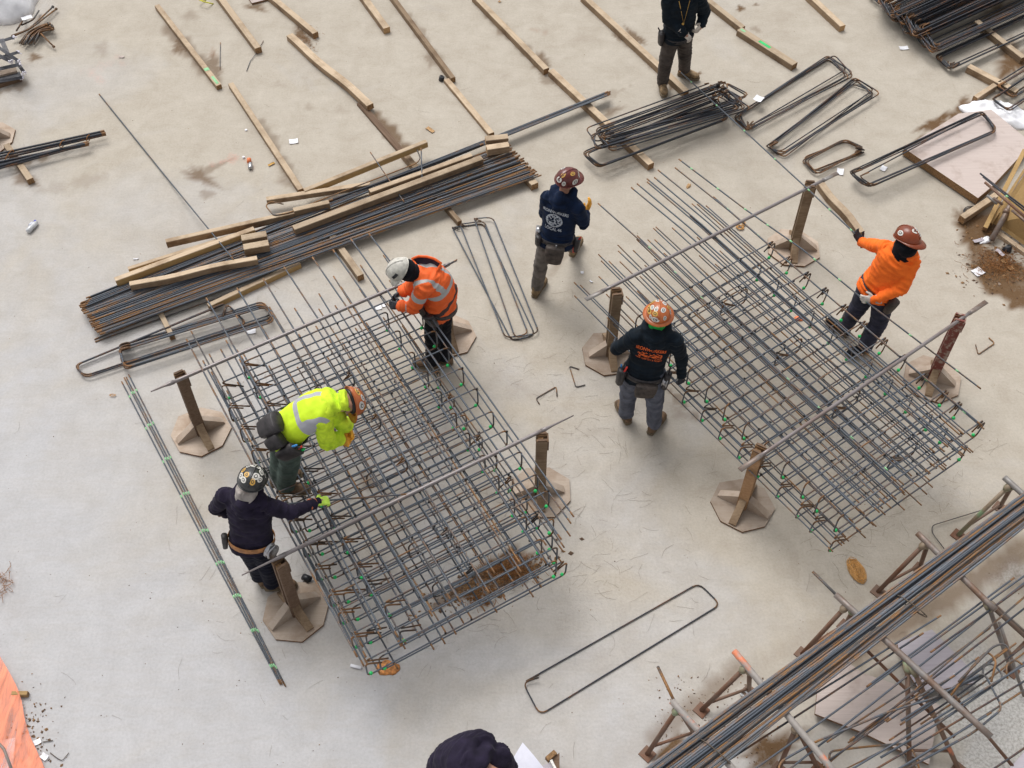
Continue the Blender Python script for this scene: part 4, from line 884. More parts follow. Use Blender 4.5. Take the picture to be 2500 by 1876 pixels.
lathe(601, 318, .006, (0, 0, 1), [(-.004, .018), (.006, .018)], 'bottle_cap', 'paper', 'white flat cap left of the slanted timber', 'cap')
lathe(1078, 192, .03, (.3, .1, 1), [(-.03, .03), (-.028, .035), (.03, .035), (.032, .014), (.0, .013)], 'tape_roll', 'black', 'black tape roll at the joint of two sleepers', 'tape roll')
lathe(748, 1412, .035, (.75, -.45, .1), [(-.035, .033), (.04, .036), (.041, .028), (.02, .027)], 'tape_roll', 'black', 'black cylinder on its side by the base of the near left stand', 'tape roll')
lathe(1816, 1695, .02, (0, 0, 1), [(-.018, .03), (.03, .034), (.031, .03), (-.01, .027)], 'plastic_cup', 'clearpet', 'clear plastic cup on the ground under the trestle bundle', 'cup')
lathe(869, 1628, .016, (1, -.25, 0), [(-.05, .014), (.05, .014)], 'white_tube', 'paper', 'small white tube at the lowest corner of the dense cage', 'tube')
# white-capped tube racks at the left edge
rt = thing('tube_rack', P(10, 200, 0), 'stack of dark bar chairs with white plastic tips at the left edge', 'bar chairs')
M['graysteel'] = simple('dark_grey_rail', (0.10, 0.10, 0.115), 0.5, 0.2); M['tipwhite'] = simple('white_plastic_tip', (0.72, 0.70, 0.78), 0.5, 0.05)
for k, (a, b, z, n) in enumerate([((-60, 122), (34, 92), .34, 5), ((-60, 160), (46, 128), .30, 5), ((-60, 110), (28, 152), .36, 5), ((-60, 78), (44, 150), .40, 4), ((-60, 182), (50, 158), .22, 6), ((-60, 210), (56, 190), .08, 5), ((38, 150), (58, 178), .16, 4), ((2, 96), (25, 150), .38, 5)]):
    A, Bq = P(*a, z), P(*b, z); sp_ = (Bq - A).cross(Vector((0, 0, 1))).normalized() * .012; mb = MB()
    for i in range(n): mb.tube([A + sp_ * (i - n / 2), Bq + sp_ * (i - n / 2)], .006, 5)
    r_ = mb.build('rail', M['graysteel'], rt); mb = MB()
    for i in range(n): mb.ball(Bq + sp_ * (i - n / 2) + Vector((U(-.01, .01), U(-.01, .01), .008)), .011, 0, 6, 4)
    for i in range(4): mb.ball(Bq + Vector((U(-.035, .03), U(-.03, .03), -.012)), .010, 0, 6, 4)
    mb.build('plastic_tip', M['tipwhite'], rt)
for (a, b, z, mt) in [((-40, 205), (50, 182), .0, 'graysteel'), ((-40, 190), (40, 170), .03, 'ply')]:
    A, Bq = P(*a, z + .05), P(*b, z + .05); mb = MB(); ax = (Bq - A) / 2; mb.box((A + Bq) / 2 - Vector((0, 0, .02)), ax, ax.cross(Vector((0, 0, 1))).normalized() * .05, Vector((0, 0, .03))); mb.build('skid', M[mt], rt, smooth=False)
timber((-40, 216), (50, 188), 'dark skid under the stack of bar chairs', w=.05, h=.05, mt='oldwood', name='skid', cat='skid')
# bent anchor bolts
GA = 'bent anchor bolts by the white bag'
for k in range(13):
    j = k * 2.6; a = (48 + j * 1.1 + U(-5, 5), 112 - U(0, 6) - (j * .1)); m1 = (66 + j, 84 + U(-5, 6)); m2 = (92 + U(-4, 4) + j * .3, 66 + j * .35); b = (116 + U(-8, 6) + j * .4, 58 + j * .5)
    z = .03 + .02 * (k % 4); p, f = fillet([P(*a, z), P(*m1, z + .02), P(*m2, z + .03), P(*b, z + .02)], .08)
    mb = MB(); mb.tube(p, .0115, 7, mats=[1 if i < 2 else 0 for i in range(len(p))]); mb.tube([p[-1], p[-1] + (p[-1] - p[-2]).normalized() * .02], .02, 6, mi=1)
    mb.build('anchor_bolt', [M['bend'], M['rustbar']], origin=p[0], label='bent rusty anchor bolt in the heap by the white bag', cat='anchor bolt', group=GA)
for k, (a, m1, b) in enumerate([((28, 88), (70, 72), (128, 18)), ((26, 92), (75, 70), (136, 23)), ((90, 72), (105, 88), (130, 113)), ((52, 62), (80, 50), (94, 28)), ((40, 76), (55, 52), (60, 42))]):
    p, f = fillet([P(*a, .08), P(*m1, .11), P(*b, .05)], .08); mb = MB(); mb.tube(p, .0115, 7, mats=[1 if i > len(p) - 3 else 0 for i in range(len(p))]); mb.tube([p[-1], p[-1] + (p[-1] - p[-2]).normalized() * .02], .02 if k < 3 else .012, 6, mi=1)
    mb.build('anchor_bolt', [M['bend'], M['rustbar']], origin=p[0], label=['upper long anchor bolt pointing to the upper right', 'lower long anchor bolt pointing to the upper right', 'anchor bolt pointing to the lower right', 'thin rod poking out under the white bag', 'thin rod nearest the white bag'][k], cat='anchor bolt')
# yellow form with bent tube at the right edge
rt = thing('wood_form', P(2500, 560, 0), 'yellow timber form standing at the right edge', 'formwork')
def beam(a, za, b, zb, w, h, mt, name='board', par=None):
    A, Bq = P(*a, za), P(*b, zb); ax = (Bq - A) / 2; s = ax.cross(Vector((0, 0, 1))).normalized(); u = s.cross(ax).normalized(); mb = MB()
    mb.box((A + Bq) / 2, ax, s * w / 2, u * h / 2, 0, 1); return mb.build(name, [M[mt], M['endgrain']], par, smooth=False)
B_ = None
beam((2404, 560), .05, (2500, 370), .45, .05, .09, 'yellowply', 'stud', rt); beam((2418, 548), .05, (2520, 390), .45, .04, .08, 'yellowply', 'stud', rt)
mb = MB(); q = [P(2425, 545, .02), P(2560, 640, .02), P(2560, 520, .55), P(2500, 430, .55)]; nrm = (q[1] - q[0]).cross(q[3] - q[0]).normalized() * .02
mb.add(q + [x + nrm for x in q], [(0, 1, 2, 3), (7, 6, 5, 4), (0, 4, 5, 1), (1, 5, 6, 2), (2, 6, 7, 3), (3, 7, 4, 0)]); mb.build('panel', M['yellowply'], rt, smooth=False)
beam((2438, 572), .02, (2560, 660), .02, .06, .05, 'wood', 'sill', rt)
rt = thing('bent_tube', P(2430, 590, 0), 'bent grey steel tube leaning against the yellow form', 'steel tube')
p, f = fillet([P(2421, 586, .06), P(2462, 512, .22), P(2476, 476, .30), P(2520, 400, .42)], .12); mb = MB(); mb.tube(p, .034, 12); mb.build('tube', M['galv'], rt)
lathe(2455, 522, .2, (.4, .8, .45), [(0, .038), (.05, .038)], 'collar', 'galv', None, None, rt)
for k, (a, b, z) in enumerate([((2410, 478), (2434, 498), .3), ((2425, 484), (2448, 500), .36), ((2471, 514), (2520, 555), .34)]):
    bar([P(*a, z), P(*b, z)], ['short clean pipe stub left of the bent grey tube', 'pale pipe stub touching the bent grey tube', 'pipe stub leaving the bent grey tube to the right'][k], r=.017, mt='galv', tips=False, name='pipe_stub', cat='pipe')
for k, (a, b) in enumerate([((2393, 424), (2520, 522)), ((2400, 432), (2520, 530)), ((2405, 446), (2520, 545))]):
    bar([P(*a, .52), P(*b, .58)], ['upper dark rod over the yellow form', 'second dark rod over the yellow form, green dab on it', 'brownish flat rail below the dark rods over the yellow form'][k], r=.010 if k < 2 else .016, mt='bar2' if k < 2 else 'rustpipe', tips=False, green=1 if k == 1 else 0)
# orange net in the lower left corner
mb = MB(); n = 26; g = []
E0 = [(-4, 1596), (22, 1640), (42, 1678), (53, 1712), (60, 1755), (74, 1800), (94, 1842), (118, 1895)]
def el(t):
    k = t * (len(E0) - 1); j = min(int(k), len(E0) - 2); return lerp(Vector(E0[j]), Vector(E0[j + 1]), k - j)
for i in range(n + 1):
    e = el(i / n)
    for j in range(13):
        f = j / 12; x = lerp(lerp(-150, -60, 0), e.x, f) if i < n * .6 else lerp(lerp(-150, 34, (i / n - .6) / .4), e.x, f)
        g.append(P(x, e.y + (1 - f) * 18, .015 + .022 * abs(math.sin(f * 17 + i * .08)) + .03 * noise.noise(Vector((f * 4, i * .2, 0))) + (1 - f) * .05 + .02))
mb.add(g, [(i * 13 + j, i * 13 + j + 1, (i + 1) * 13 + j + 1, (i + 1) * 13 + j) for i in range(n) for j in range(12)])
m, nt, bs = mat('orange_safety_net'); v = coords(nt)
tr = nt.nodes.new('ShaderNodeBsdfTransparent'); ms = nt.nodes.new('ShaderNodeMixShader')
gs = noi(nt, coords(nt, scale=(9, 1.2, 1)), 2.2, 5, .6, .5); k_ = ramp(nt, gs, [(0.36, G3(.95)), (0.50, G3(.66)), (0.66, G3(.3))])
nt.links.new(k_, ms.inputs[0]); nt.links.new(tr.outputs[0], ms.inputs[1]); nt.links.new(bs.outputs[0], ms.inputs[2])
nt.links.new(ms.outputs[0], nt.nodes['Material Output'].inputs[0]); bs.inputs['Base Color'].default_value = (0.92, 0.30, 0.17, 1); bs.inputs['Roughness'].default_value = .7
mb.build('safety_net', m, label='orange safety netting bunched in the lower left corner', cat='netting')
bar([P(-20, 1796, .2), P(10, 1830, .2), P(36, 1900, .2)], 'white rope along the inner edge of the orange netting', r=.012, mt='galv', tips=False, name='rope', cat='rope')
sheet(-12, 1880, .3, .5, 10, 'white sheet corner under the orange netting', z=.01, name='sheet', cat='sheet')
sheet(92, 1812, .06, .05, 30, 'crumpled white scrap beside the netting'); sheet(108, 1848, .05, .07, 60, 'second crumpled white scrap beside the netting, nearer the corner')
timber((28, 1692), (66, 1692), 'pointed wood stake poking out of the orange netting', w=.035, h=.05, mt='yellowply')
hooked([(122, 1838), (140, 1852), (152, 1858), (168, 1838)], .01, 'V-shaped dark bent wire beside the netting', r=.0035, mt='wire', fr=.02)
hooked([(104, 1812), (129, 1808)], .01, 'short dark wire beside the netting', r=.004, mt='wire')
# level / tool box at the bottom edge
rt = thing('tool_box', P(1350, 1890, 0), 'small wooden box with a metal bracket cut by the bottom edge', 'box')
beam((1335, 1856), .28, (1356, 1838), .28, .04, .06, 'endgrain', 'block', rt); beam((1345, 1858), .3, (1366, 1900), .3, .02, .05, 'sticker', 'bracket', rt); beam((1335, 1868), .25, (1352, 1910), .25, .08, .05, 'greyply', 'side', rt)
mb = MB(); mb.prism([P(1350, 1850, .28), P(1366, 1838, .28), P(1366, 1880, .28), P(1360, 1890, .28)][::-1], .28); mb.build('case', M['oldwood'], rt, smooth=False)
# paper in front of the crouching person
mb = MB(); q = [P(1276, 1813, .62), P(1232, 1885, .56), P(1290, 1990, .5), P(1345, 1900, .55)]
n = 8; g = [lerp(lerp(q[0], q[1], i / n), lerp(q[3], q[2], i / n), j / n) + Vector((0, 0, .03 * math.sin(j / n * 3) * math.sin(i / n * 2 + 1))) for i in range(n + 1) for j in range(n + 1)]
mb.add(g, [(i * 9 + j, (i + 1) * 9 + j, (i + 1) * 9 + j + 1, i * 9 + j + 1) for i in range(n) for j in range(n)])
M['plan'] = simple('drawing_sheet', (0.70, 0.70, 0.80), 0.8, 0.02); mb.build('drawing_sheet', M['plan'], label='large white drawing held in front of the crouching person', cat='paper')

# ---------------------------------------------------------------- litter: countless wire clippings, leaves, crumbs
random.seed(77)
mb = MB()
def clip(x, y, L, r=.0008, curl=1.0, z=.004):
    A = P(x, y, z); d = U(0, 6.28); k = U(-1, 1) * curl * 5; pts = [A]; q = d
    for i in range(7): q += k * L / 6 + U(-.25, .25); pts.append(pts[-1] + Vector((math.cos(q), math.sin(q), 0)) * L / 7 + Vector((0, 0, U(-.002, .003))))
    for p_ in pts: p_.z = max(p_.z, .003)
    mb.tube(pts, r, 3, cap=False)
for _ in range(460):
    k = R()
    if k < .30: x, y = random.gauss(1450, 170), random.gauss(1180, 190)
    elif k < .45: x, y = random.gauss(900, 260), random.gauss(1330, 180)
    elif k < .60: x, y = random.gauss(1330, 110), random.gauss(900, 130)
    elif k < .72: t = R(); x, y = lerp(850, 1440, t) + U(-60, 60), lerp(1660, 1380, t) + U(-40, 60)
    elif k < .84: t = R(); x, y = lerp(2000, 2460, t) + U(-60, 60), lerp(1360, 1040, t) + U(-30, 60)
    else: x, y = U(-40, 2540), U(-40, 1876)
    clip(x, y, U(.05, .22))
for _ in range(140): clip(random.gauss(640, 60), random.gauss(1110, 260), U(.05, .15))
mb.build('wire_clippings', M['clipwire'], label='thin wire clippings scattered over the slab', cat='wire clippings', kind='stuff')
mb = MB()
for (cx, cy, sx, sy, n, lo, hi) in ((1238, 1392, 38, 16, 420, .03, .09), (1170, 1455, 26, 14, 160, .03, .08), (2440, 645, 34, 22, 420, .03, .10), (6, 1425, 14, 24, 36, .05, .12), (755, 100, 14, 18, 60, .02, .05)):
    for _ in range(n): clip(random.gauss(cx, sx), random.gauss(cy, sy), U(lo, hi), .0022, 2.5, U(.004, .05))
mb.build('rusty_wire_litter', M['rustwire'], label='heaps of rusty wire and dead leaves', cat='litter', kind='stuff')
mb = MB()
for _ in range(1300):
    k = R()
    if k < .36: t_ = random.gauss(0, 1); x, y, s = 1200 + 66 * t_, 1420 - 26 * t_ + random.gauss(0, 18), U(.008, .03)
    elif k < .5: x, y, s = random.gauss(2430, 50), random.gauss(640, 46), U(.006, .028)
    elif k < .6: x, y, s = random.gauss(85, 30), random.gauss(1790, 55), U(.006, .02)
    elif k < .75: x, y, s = U(1600, 1900), U(1650, 1870), U(.004, .014)
    else: x, y, s = U(0, 2500), U(0, 1876), U(.003, .008)
    C0 = P(x, y, .003); a = U(0, 6.28); e = Vector((math.cos(a), math.sin(a), U(-.2, .2))) * s; f = Vector((-math.sin(a), math.cos(a), U(-.2, .2))) * s * U(.3, .9)
    mb.add([C0 + e, C0 + f, C0 - e, C0 - f, C0 + Vector((0, 0, s * .5))], [(0, 1, 4), (1, 2, 4), (2, 3, 4), (3, 0, 4), (3, 2, 1, 0)], 0 if R() < .06 else (1 if R() < .45 else 2))
mb.build('small_debris', [M['ply'], M['endgrain'], M['oldwood']], label='chips, leaves and crumbs scattered on the slab', cat='debris', kind='stuff', smooth=False)
# ---------------------------------------------------------------- people
def bake(me, voxel, it, fac=.6):
    """fuse overlapping closed shells into one continuous skin and relax it"""
    o = bpy.data.objects.new('tmp', me); COL.objects.link(o)
    r_ = o.modifiers.new('r', 'REMESH'); r_.mode = 'VOXEL'; r_.voxel_size = voxel; r_.use_smooth_shade = True
    s_ = o.modifiers.new('s', 'SMOOTH'); s_.iterations = it; s_.factor = fac
    dg = bpy.context.evaluated_depsgraph_get(); dg.update()
    out = bpy.data.meshes.new_from_object(o.evaluated_get(dg)); bpy.data.objects.remove(o); return out
def wrinkle(me, segs, amp, off=Vector((0, 0, 0)), k_ax=21.0, k_r=6.0, seed=0.0):
    n = len(me.vertices); co = np.empty(n * 3); me.vertices.foreach_get('co', co); co = co.reshape(-1, 3)
    no = np.array([v.normal[:] for v in me.vertices]); best = np.full(n, 1e9); tt = np.zeros(n); si = np.zeros(n, int)
    for i, (a, b, r) in enumerate(segs):
        a = np.array(a); b = np.array(b); ab = b - a; L2 = ab @ ab; t = np.clip(((co - a) @ ab) / L2, 0, 1)
        d = np.linalg.norm(co - (a + t[:, None] * ab), axis=1) / r
        m = d < best; best[m] = d[m]; tt[m] = t[m]; si[m] = i
    for i in range(n):
        a, b, r = segs[si[i]]; ax = (b - a); L = ax.length; ax.normalize(); p = Vector(co[i]); s = (p - a).dot(ax); pr = p - ax * s
        nz = noise.noise(pr * k_r + ax * (s * k_ax) + Vector((seed, si[i] * 3.1, 0))); n2 = noise.noise(p * 17 + Vector((seed, 5, 1)))
        n3 = noise.noise(p * 5.5 + Vector((seed + 9, 0, 0)))
        e = abs(tt[i] - .5) * 2; f = .55 + .9 * e * e
        co[i] += no[i] * (1.25 * amp * f * ((1 - 2.2 * abs(nz)) - .4) + amp * .28 * n2 + amp * .6 * n3)
    me.vertices.foreach_set('co', co.ravel()); me.update(); return co, tt, si, best
def cap(mb, a, b, ra, rb, n=12):
    d = (b - a).normalized(); pts = []; rs = []
    for k in range(4): q = k / 4 * math.pi / 2; pts.append(a - d * ra * math.cos(q)); rs.append(max(.004, ra * math.sin(q)))
    for k in range(7): t = k / 6; pts.append(lerp(a, b, t)); rs.append(lerp(ra, rb, t))
    for k in range(1, 5): q = k / 4 * math.pi / 2; pts.append(b + d * rb * math.sin(q)); rs.append(max(.004, rb * math.cos(q)))
    mb.tube(pts, rs, n)
def chain(mb, pts, rs):
    for i in range(len(pts) - 1): cap(mb, pts[i], pts[i + 1], rs[i], rs[i + 1])
class Person:
    def __init__(s, J, label, group=None, bulk=1.0, face=None, hup=None):
        s.J = {k: P(*v) for k, v in J.items()}; J = s.J; s.bulk = bulk * .95
        f = (J['anL'] + J['anR']) / 2; s.root = thing('person', Vector((f.x, f.y, 0)), label, 'person', group)
        s.pel = J.get('pel') or (J['hiL'] + J['hiR']) / 2; s.neck = J['neck']
        s.hs = (J['hiL'] - J['hiR']).normalized(); s.ss = (J['shL'] - J['shR']).normalized()
        s.up = (s.neck - s.pel).normalized(); s.ss = (s.ss - s.up * s.ss.dot(s.up) * .7).normalized(); s.fr = s.ss.cross(s.up).normalized()
        s.face = Vector(face).normalized() if face else s.fr
        s.hup = Vector(hup).normalized() if hup else (J['head'] - J['neck']).normalized(); s.face = (s.face - s.hup * s.face.dot(s.hup) * .6).normalized()
        for n_, a, b in (('torso', s.pel, s.neck), ('uarmL', J['shL'], J['elL']), ('farmL', J['elL'], J['wrL']), ('uarmR', J['shR'], J['elR']), ('farmR', J['elR'], J['wrR']), ('thL', J['hiL'], J['knL']), ('shL', J['knL'], J['anL']), ('thR', J['hiR'], J['knR']), ('shR', J['knR'], J['anR']), ('shw', J['shL'], J['shR']), ('hd', J['neck'], J['head'])):
            print(label[:22], n_, round((a - b).length, 2), end='; ')
        print()
    def spine(s, t):
        bend = s.J.get('mid'); base = lerp(s.pel, s.neck, t)
        if bend: base = s.pel * (1 - t) ** 2 + bend * 2 * t * (1 - t) + s.neck * t * t
        return base
    def frames(s, t):
        sv = lerp(s.hs, s.ss, min(1, max(0, t))).normalized(); d = (s.spine(min(1.05, t + .05)) - s.spine(t - .05)).normalized()
        sv = (sv - d * sv.dot(d)).normalized(); return sv, sv.cross(d).normalized()
    def torso(s, mb, tab, back=0.0):
        rg = []
        for (t, a, b) in tab:
            sv, fv = s.frames(t); c = s.spine(t) if t >= 0 else s.pel + (s.spine(0) - s.spine(.1)).normalized() * (-t * (s.neck - s.pel).length)
            rg.append((c - fv * back, sv, fv, a * s.bulk, b * s.bulk))
        mb.loft(rg, 20, e=2.3)
    def body(s, head=True):
        J = s.J; mb = MB()
        s.torso(mb, [(-.1, .12, .09), (0, .15, .105), (.35, .13, .095), (.7, .15, .105), (.9, .12, .085), (1.0, .055, .055)])
        for q in 'LR':
            chain(mb, [J['sh' + q], J['el' + q], J['wr' + q]], [.052, .038, .027]); cap(mb, lerp(s.neck, s.pel, .12), J['sh' + q], .05, .05)
            chain(mb, [J['hi' + q], J['kn' + q], J['an' + q]], [.075, .05, .036]); cap(mb, s.pel, J['hi' + q], .09, .075)
            cap(mb, J['an' + q] - Vector((0, 0, .02)), J['an' + q] + (J['to' + q] - J['an' + q]) * .7, .036, .026)
            if not s.J.get('nohand' + q): cap(mb, J['wr' + q], J['wr' + q] + (J['wr' + q] - J['el' + q]).normalized() * .06, .026, .022)
        h = J['head']; u, f = s.hup, s.face; sd_ = f.cross(u).normalized()
        cap(mb, s.neck - s.up * .04, h - u * .02, .055, .052); mb.ball(h + u * .015, (.076, .096, .105), ax=(sd_, f, u), nu=16, nv=10)
        mb.ball(h + f * .04 - u * .065, (.05, .048, .042), ax=(sd_, f, u), nu=12, nv=8); cap(mb, h + f * .095 + u * .01, h + f * .112 - u * .022, .010, .014)
        for k in (-1, 1): mb.ball(h + sd_ * .078 * k - f * .005 - u * .005, (.012, .02, .03), ax=(sd_, f, u))
        me = bake(mb.raw(), .013, 3); o = place(me, 'body', M['skin'], s.root, origin=Vector((0, 0, 0)))
        o.location = -wloc(s.root); return o
    def finish(s, me, name, mats, par=None):
        par = par or s.root; o = place(me, name, mats, None); o.parent = par; o.location = -wloc(par); WL[o.name] = (0, 0, 0); return o
    def top(s, mt, tab=None, rs=(.076, .059, .047), amp=.009, hem=-.16, hood=True, seed=1.0, name='hoodie', cuff=True, voxel=.0125, fat=0.0, post=None):
        J = s.J; mb = MB()
        tab = tab or [(hem, .185, .145), (hem + .05, .19, .15), (0, .185, .145), (.3, .175, .14), (.6, .19, .145), (.8, .195, .14), (.92, .15, .12), (1.0, .085, .085), (1.05, .075, .075)]
        s.torso(mb, [(t, a + fat, b + fat) for t, a, b in tab])
        for q in 'LR':
            cap(mb, lerp(s.neck, s.pel, .13), J['sh' + q], .085, rs[0]); chain(mb, [J['sh' + q], lerp(J['sh' + q], J['el' + q], .6), J['el' + q], lerp(J['el' + q], J['wr' + q], .6), J['wr' + q]], [rs[0], rs[0] * .93, rs[1] * 1.02, rs[1] * .9, rs[2]])
        if hood:
            c = s.neck + s.up * .03; pts = []
            for k in range(9):
                q = -2.2 + 4.4 * k / 8; pts.append(c + s.ss * (.105 * math.sin(q)) - s.fr * (.095 * math.cos(q) + .015) - s.up * (.045 * math.cos(q / 1.4) + .005))
            for i in range(8): cap(mb, pts[i], pts[i + 1], .042, .042)
            cap(mb, c - s.fr * .10 - s.up * .05, c - s.fr * .135 - s.up * .13, .075, .05); cap(mb, c - s.fr * .10 - s.up * .08 + s.ss * .05, c - s.fr * .12 - s.up * .12 - s.ss * .05, .055, .055)
        me = bake(mb.raw(), voxel, 3)
        segs = [(s.pel, s.neck, .17), (J['shL'], J['elL'], .08), (J['elL'], J['wrL'], .06), (J['shR'], J['elR'], .08), (J['elR'], J['wrR'], .06)]
        info = wrinkle(me, segs, amp, seed=seed)
        if post: post(s, me, info)
        return s.finish(me, name, M[mt] if isinstance(mt, str) else mt)
    def trousers(s, mt, amp=.008, seed=3.0, r=(.105, .082, .068), mr=None):
        J = s.J; mb = MB(); s.torso(mb, [(-.18, .13, .115), (-.05, .165, .126), (.06, .158, .120), (.12, .150, .115)])
        for q in 'LR':
            a = J['an' + q] + (J['kn' + q] - J['an' + q]).normalized() * .03
            cap(mb, s.pel - s.up * .06, J['hi' + q], .10, r[0]); chain(mb, [J['hi' + q], lerp(J['hi' + q], J['kn' + q], .5), J['kn' + q], lerp(J['kn' + q], a, .5), a], [r[0], r[0] * .93, r[1], r[2] * 1.08, r[2]])
        me = bake(mb.raw(), .0125, 3); segs = [(J['hi' + q], J['kn' + q], .1) for q in 'LR'] + [(J['kn' + q], J['an' + q], .08) for q in 'LR'] + [(s.pel - s.up * .1, s.pel + s.up * .1, .16)]
        wrinkle(me, segs, amp, seed=seed, k_ax=20); return s.finish(me, 'trousers', M[mt])
    def boots(s, mt='leather'):
        for q in 'LR':
            an, to = s.J['an' + q], s.J['to' + q]; hp = an - Vector((0, 0, .085)); d = (to - hp); d.z *= .8; d.normalize(); sv = d.cross(Vector((0, 0, 1))).normalized(); u = sv.cross(d).normalized()
            c = an - u * .085; mb = MB(); prof = [(-.085, .02, .02), (-.075, .036, .035), (-.03, .041, .05), (.04, .044, .045), (.11, .052, .036), (.165, .050, .030), (.198, .036, .022), (.21, .018, .012)]
            mb.loft([(c + d * x + u * (.022 + h), sv, u, w, h) for x, w, h in prof], 14, e=2.4); cap(mb, c + u * .06 - d * .02, an + u * .05 - d * .012, .047, .05)
            me = bake(mb.raw(), .009, 2); segs = [(c, c + d * .2, .1)]; wrinkle(me, segs, .003, seed=2.0); bo = s.finish(me, 'boot', M[mt])
            mb = MB(); prof = [(-.09, .022), (-.08, .036), (-.03, .041), (.04, .041), (.11, .053), (.17, .050), (.205, .036), (.217, .018)]
            mb.loft([(c + d * x + u * .012, sv, u, w + .003, .014) for x, w in prof], 12, e=5); s.finish(mb.raw(), 'sole', M['sole'], bo)
            if mt == 'tanboot':
                mb = MB()
                for k in range(4): x = .03 + .026 * k; mb.tube([c + d * x + u * (.095 - .01 * k) + sv * .026, c + d * (x + .006) + u * (.104 - .011 * k), c + d * x + u * (.095 - .01 * k) - sv * .026], .0035, 4)
                s.finish(mb.raw(), 'laces', M['sticker'], bo)
    def hand(s, q, mt, palm=None, curl=.7, to=None, cuff=None, name='glove'):
        w, e = s.J['wr' + q], s.J['el' + q]; d = ((P(*to) - w) if to else (w - e)).normalized(); n_ = Vector(palm if palm else (0, 0, -1)); n_ = (n_ - d * n_.dot(d)).normalized(); sv = d.cross(n_).normalized()
        if q == 'R': sv = -sv
        mb = MB(); mb.loft([(w + d * x, sv, n_, a, b) for x, a, b in ((-.05, .04, .032), (-.02, .036, .028), (.01, .033, .022), (.045, .041, .02), (.08, .043, .018), (.095, .04, .014))], 14, e=2.4)
        for i, (o_, L, c_) in enumerate(((-.031, .068, .9), (-.0105, .08, 1.0), (.0105, .075, 1.05), (.031, .058, 1.15))):
            p = w + d * .088 + sv * o_; a = curl * c_ * .35; pts = [p]; fd = d + sv * o_ * 3 * (1 - curl * .5)
            for k, l in enumerate((.42, .33, .25)):
                a2 = a; dd = (fd.normalized() * math.cos(a2) + n_ * math.sin(a2)).normalized(); pts.append(pts[-1] + dd * L * l); a += curl * c_ * .75
            chain(mb, pts, [.0125, .0115, .0105, .0095])
        p = w + d * .03 - sv * .036; chain(mb, [p, p + (d * .6 - sv * .75 + n_ * .35 * curl).normalized() * .036, p + (d * .6 - sv * .75 + n_ * .35).normalized() * .036 + (d * .9 - sv * .15 + n_ * curl * .8).normalized() * .032], [.016, .0135, .011])
        me = bake(mb.raw(), .0055, 2, .4); wrinkle(me, [(w, w + d * .1, .05)], .0018, seed=4.0, k_ax=60); g = s.finish(me, name, M[mt])
        if cuff: mb = MB(); mb.loft([(w - d * x, sv, n_, a, a * .85) for x, a in ((.065, .05), (.03, .049), (.005, .043))], 14); s.finish(mb.raw(), 'cuff', M[cuff], g)
        return g
    def hat(s, mt, brim='cap', stickers=8, seed=1, tilt=0.0, vents=False):
        u, f = s.hup, s.face; sd_ = f.cross(u).normalized(); c = s.J['head'] + u * .045; rnd = random.Random(seed); a, b, h = .110, .134, .114
        E = lambda az, el, off=0: c + sd_ * ((a + off) * math.cos(el) * math.sin(az)) + f * ((b + off) * math.cos(el) * math.cos(az)) + u * ((h + off) * math.sin(el))
        mb = MB(); n = 28; rg = [(c - u * .012, sd_, f, a + .002, b + .002)]
        for k in range(0, 9): el = k / 9 * math.pi / 2; rg.append((c + u * h * math.sin(el), sd_, f, a * math.cos(el), b * math.cos(el)))
        rg.append((c + u * h, sd_, f, .004, .004)); mb.loft(rg, n)
        ridge = [E(0, k / 10 * math.pi, -.001) if k <= 5 else E(math.pi, math.pi - k / 10 * math.pi, -.001) for k in range(11)]; mb.tube(ridge[1:10], .009, 6)
        o = s.finish(mb.raw(), 'hard_hat', M[mt]); bm = bmesh.new(); bm.from_mesh(o.data); bmesh.ops.recalc_face_normals(bm, faces=bm.faces); bm.to_mesh(o.data); bm.free()
        mb = MB(); ring = []
        for k in range(n):
            az = 2 * math.pi * k / n; w = .034 if brim == 'full' else (.008 + .06 * max(0, math.cos(az)) ** 1.6); dirv = (sd_ * math.sin(az) + f * math.cos(az))
            i0 = c - u * .010 + sd_ * (a * math.sin(az)) + f * (b * math.cos(az)); ring.append((i0, i0 + dirv * w - u * (w * .28), dirv))
        for k in range(n):
            i0, o0, d0 = ring[k]; i1, o1, d1 = ring[(k + 1) % n]; t = u * .006
            mb.add([i0, o0, o1, i1, i0 - t, o0 - t, o1 - t, i1 - t], [(0, 1, 2, 3), (7, 6, 5, 4), (1, 5, 6, 2)])
        s.finish(mb.raw(), 'brim', M[mt], o)
        if vents:
            for sgn in (-1, 1):
                for k in range(5):
                    az = sgn * (1.2 + .13 * k) ; p = E(az, .35, .001); q = E(az + .02 * sgn, .62, .001); mb = MB(); mb.tube([p, q], .0065, 6); s.finish(mb.raw(), 'vent', M['black'], o)
        placed = []
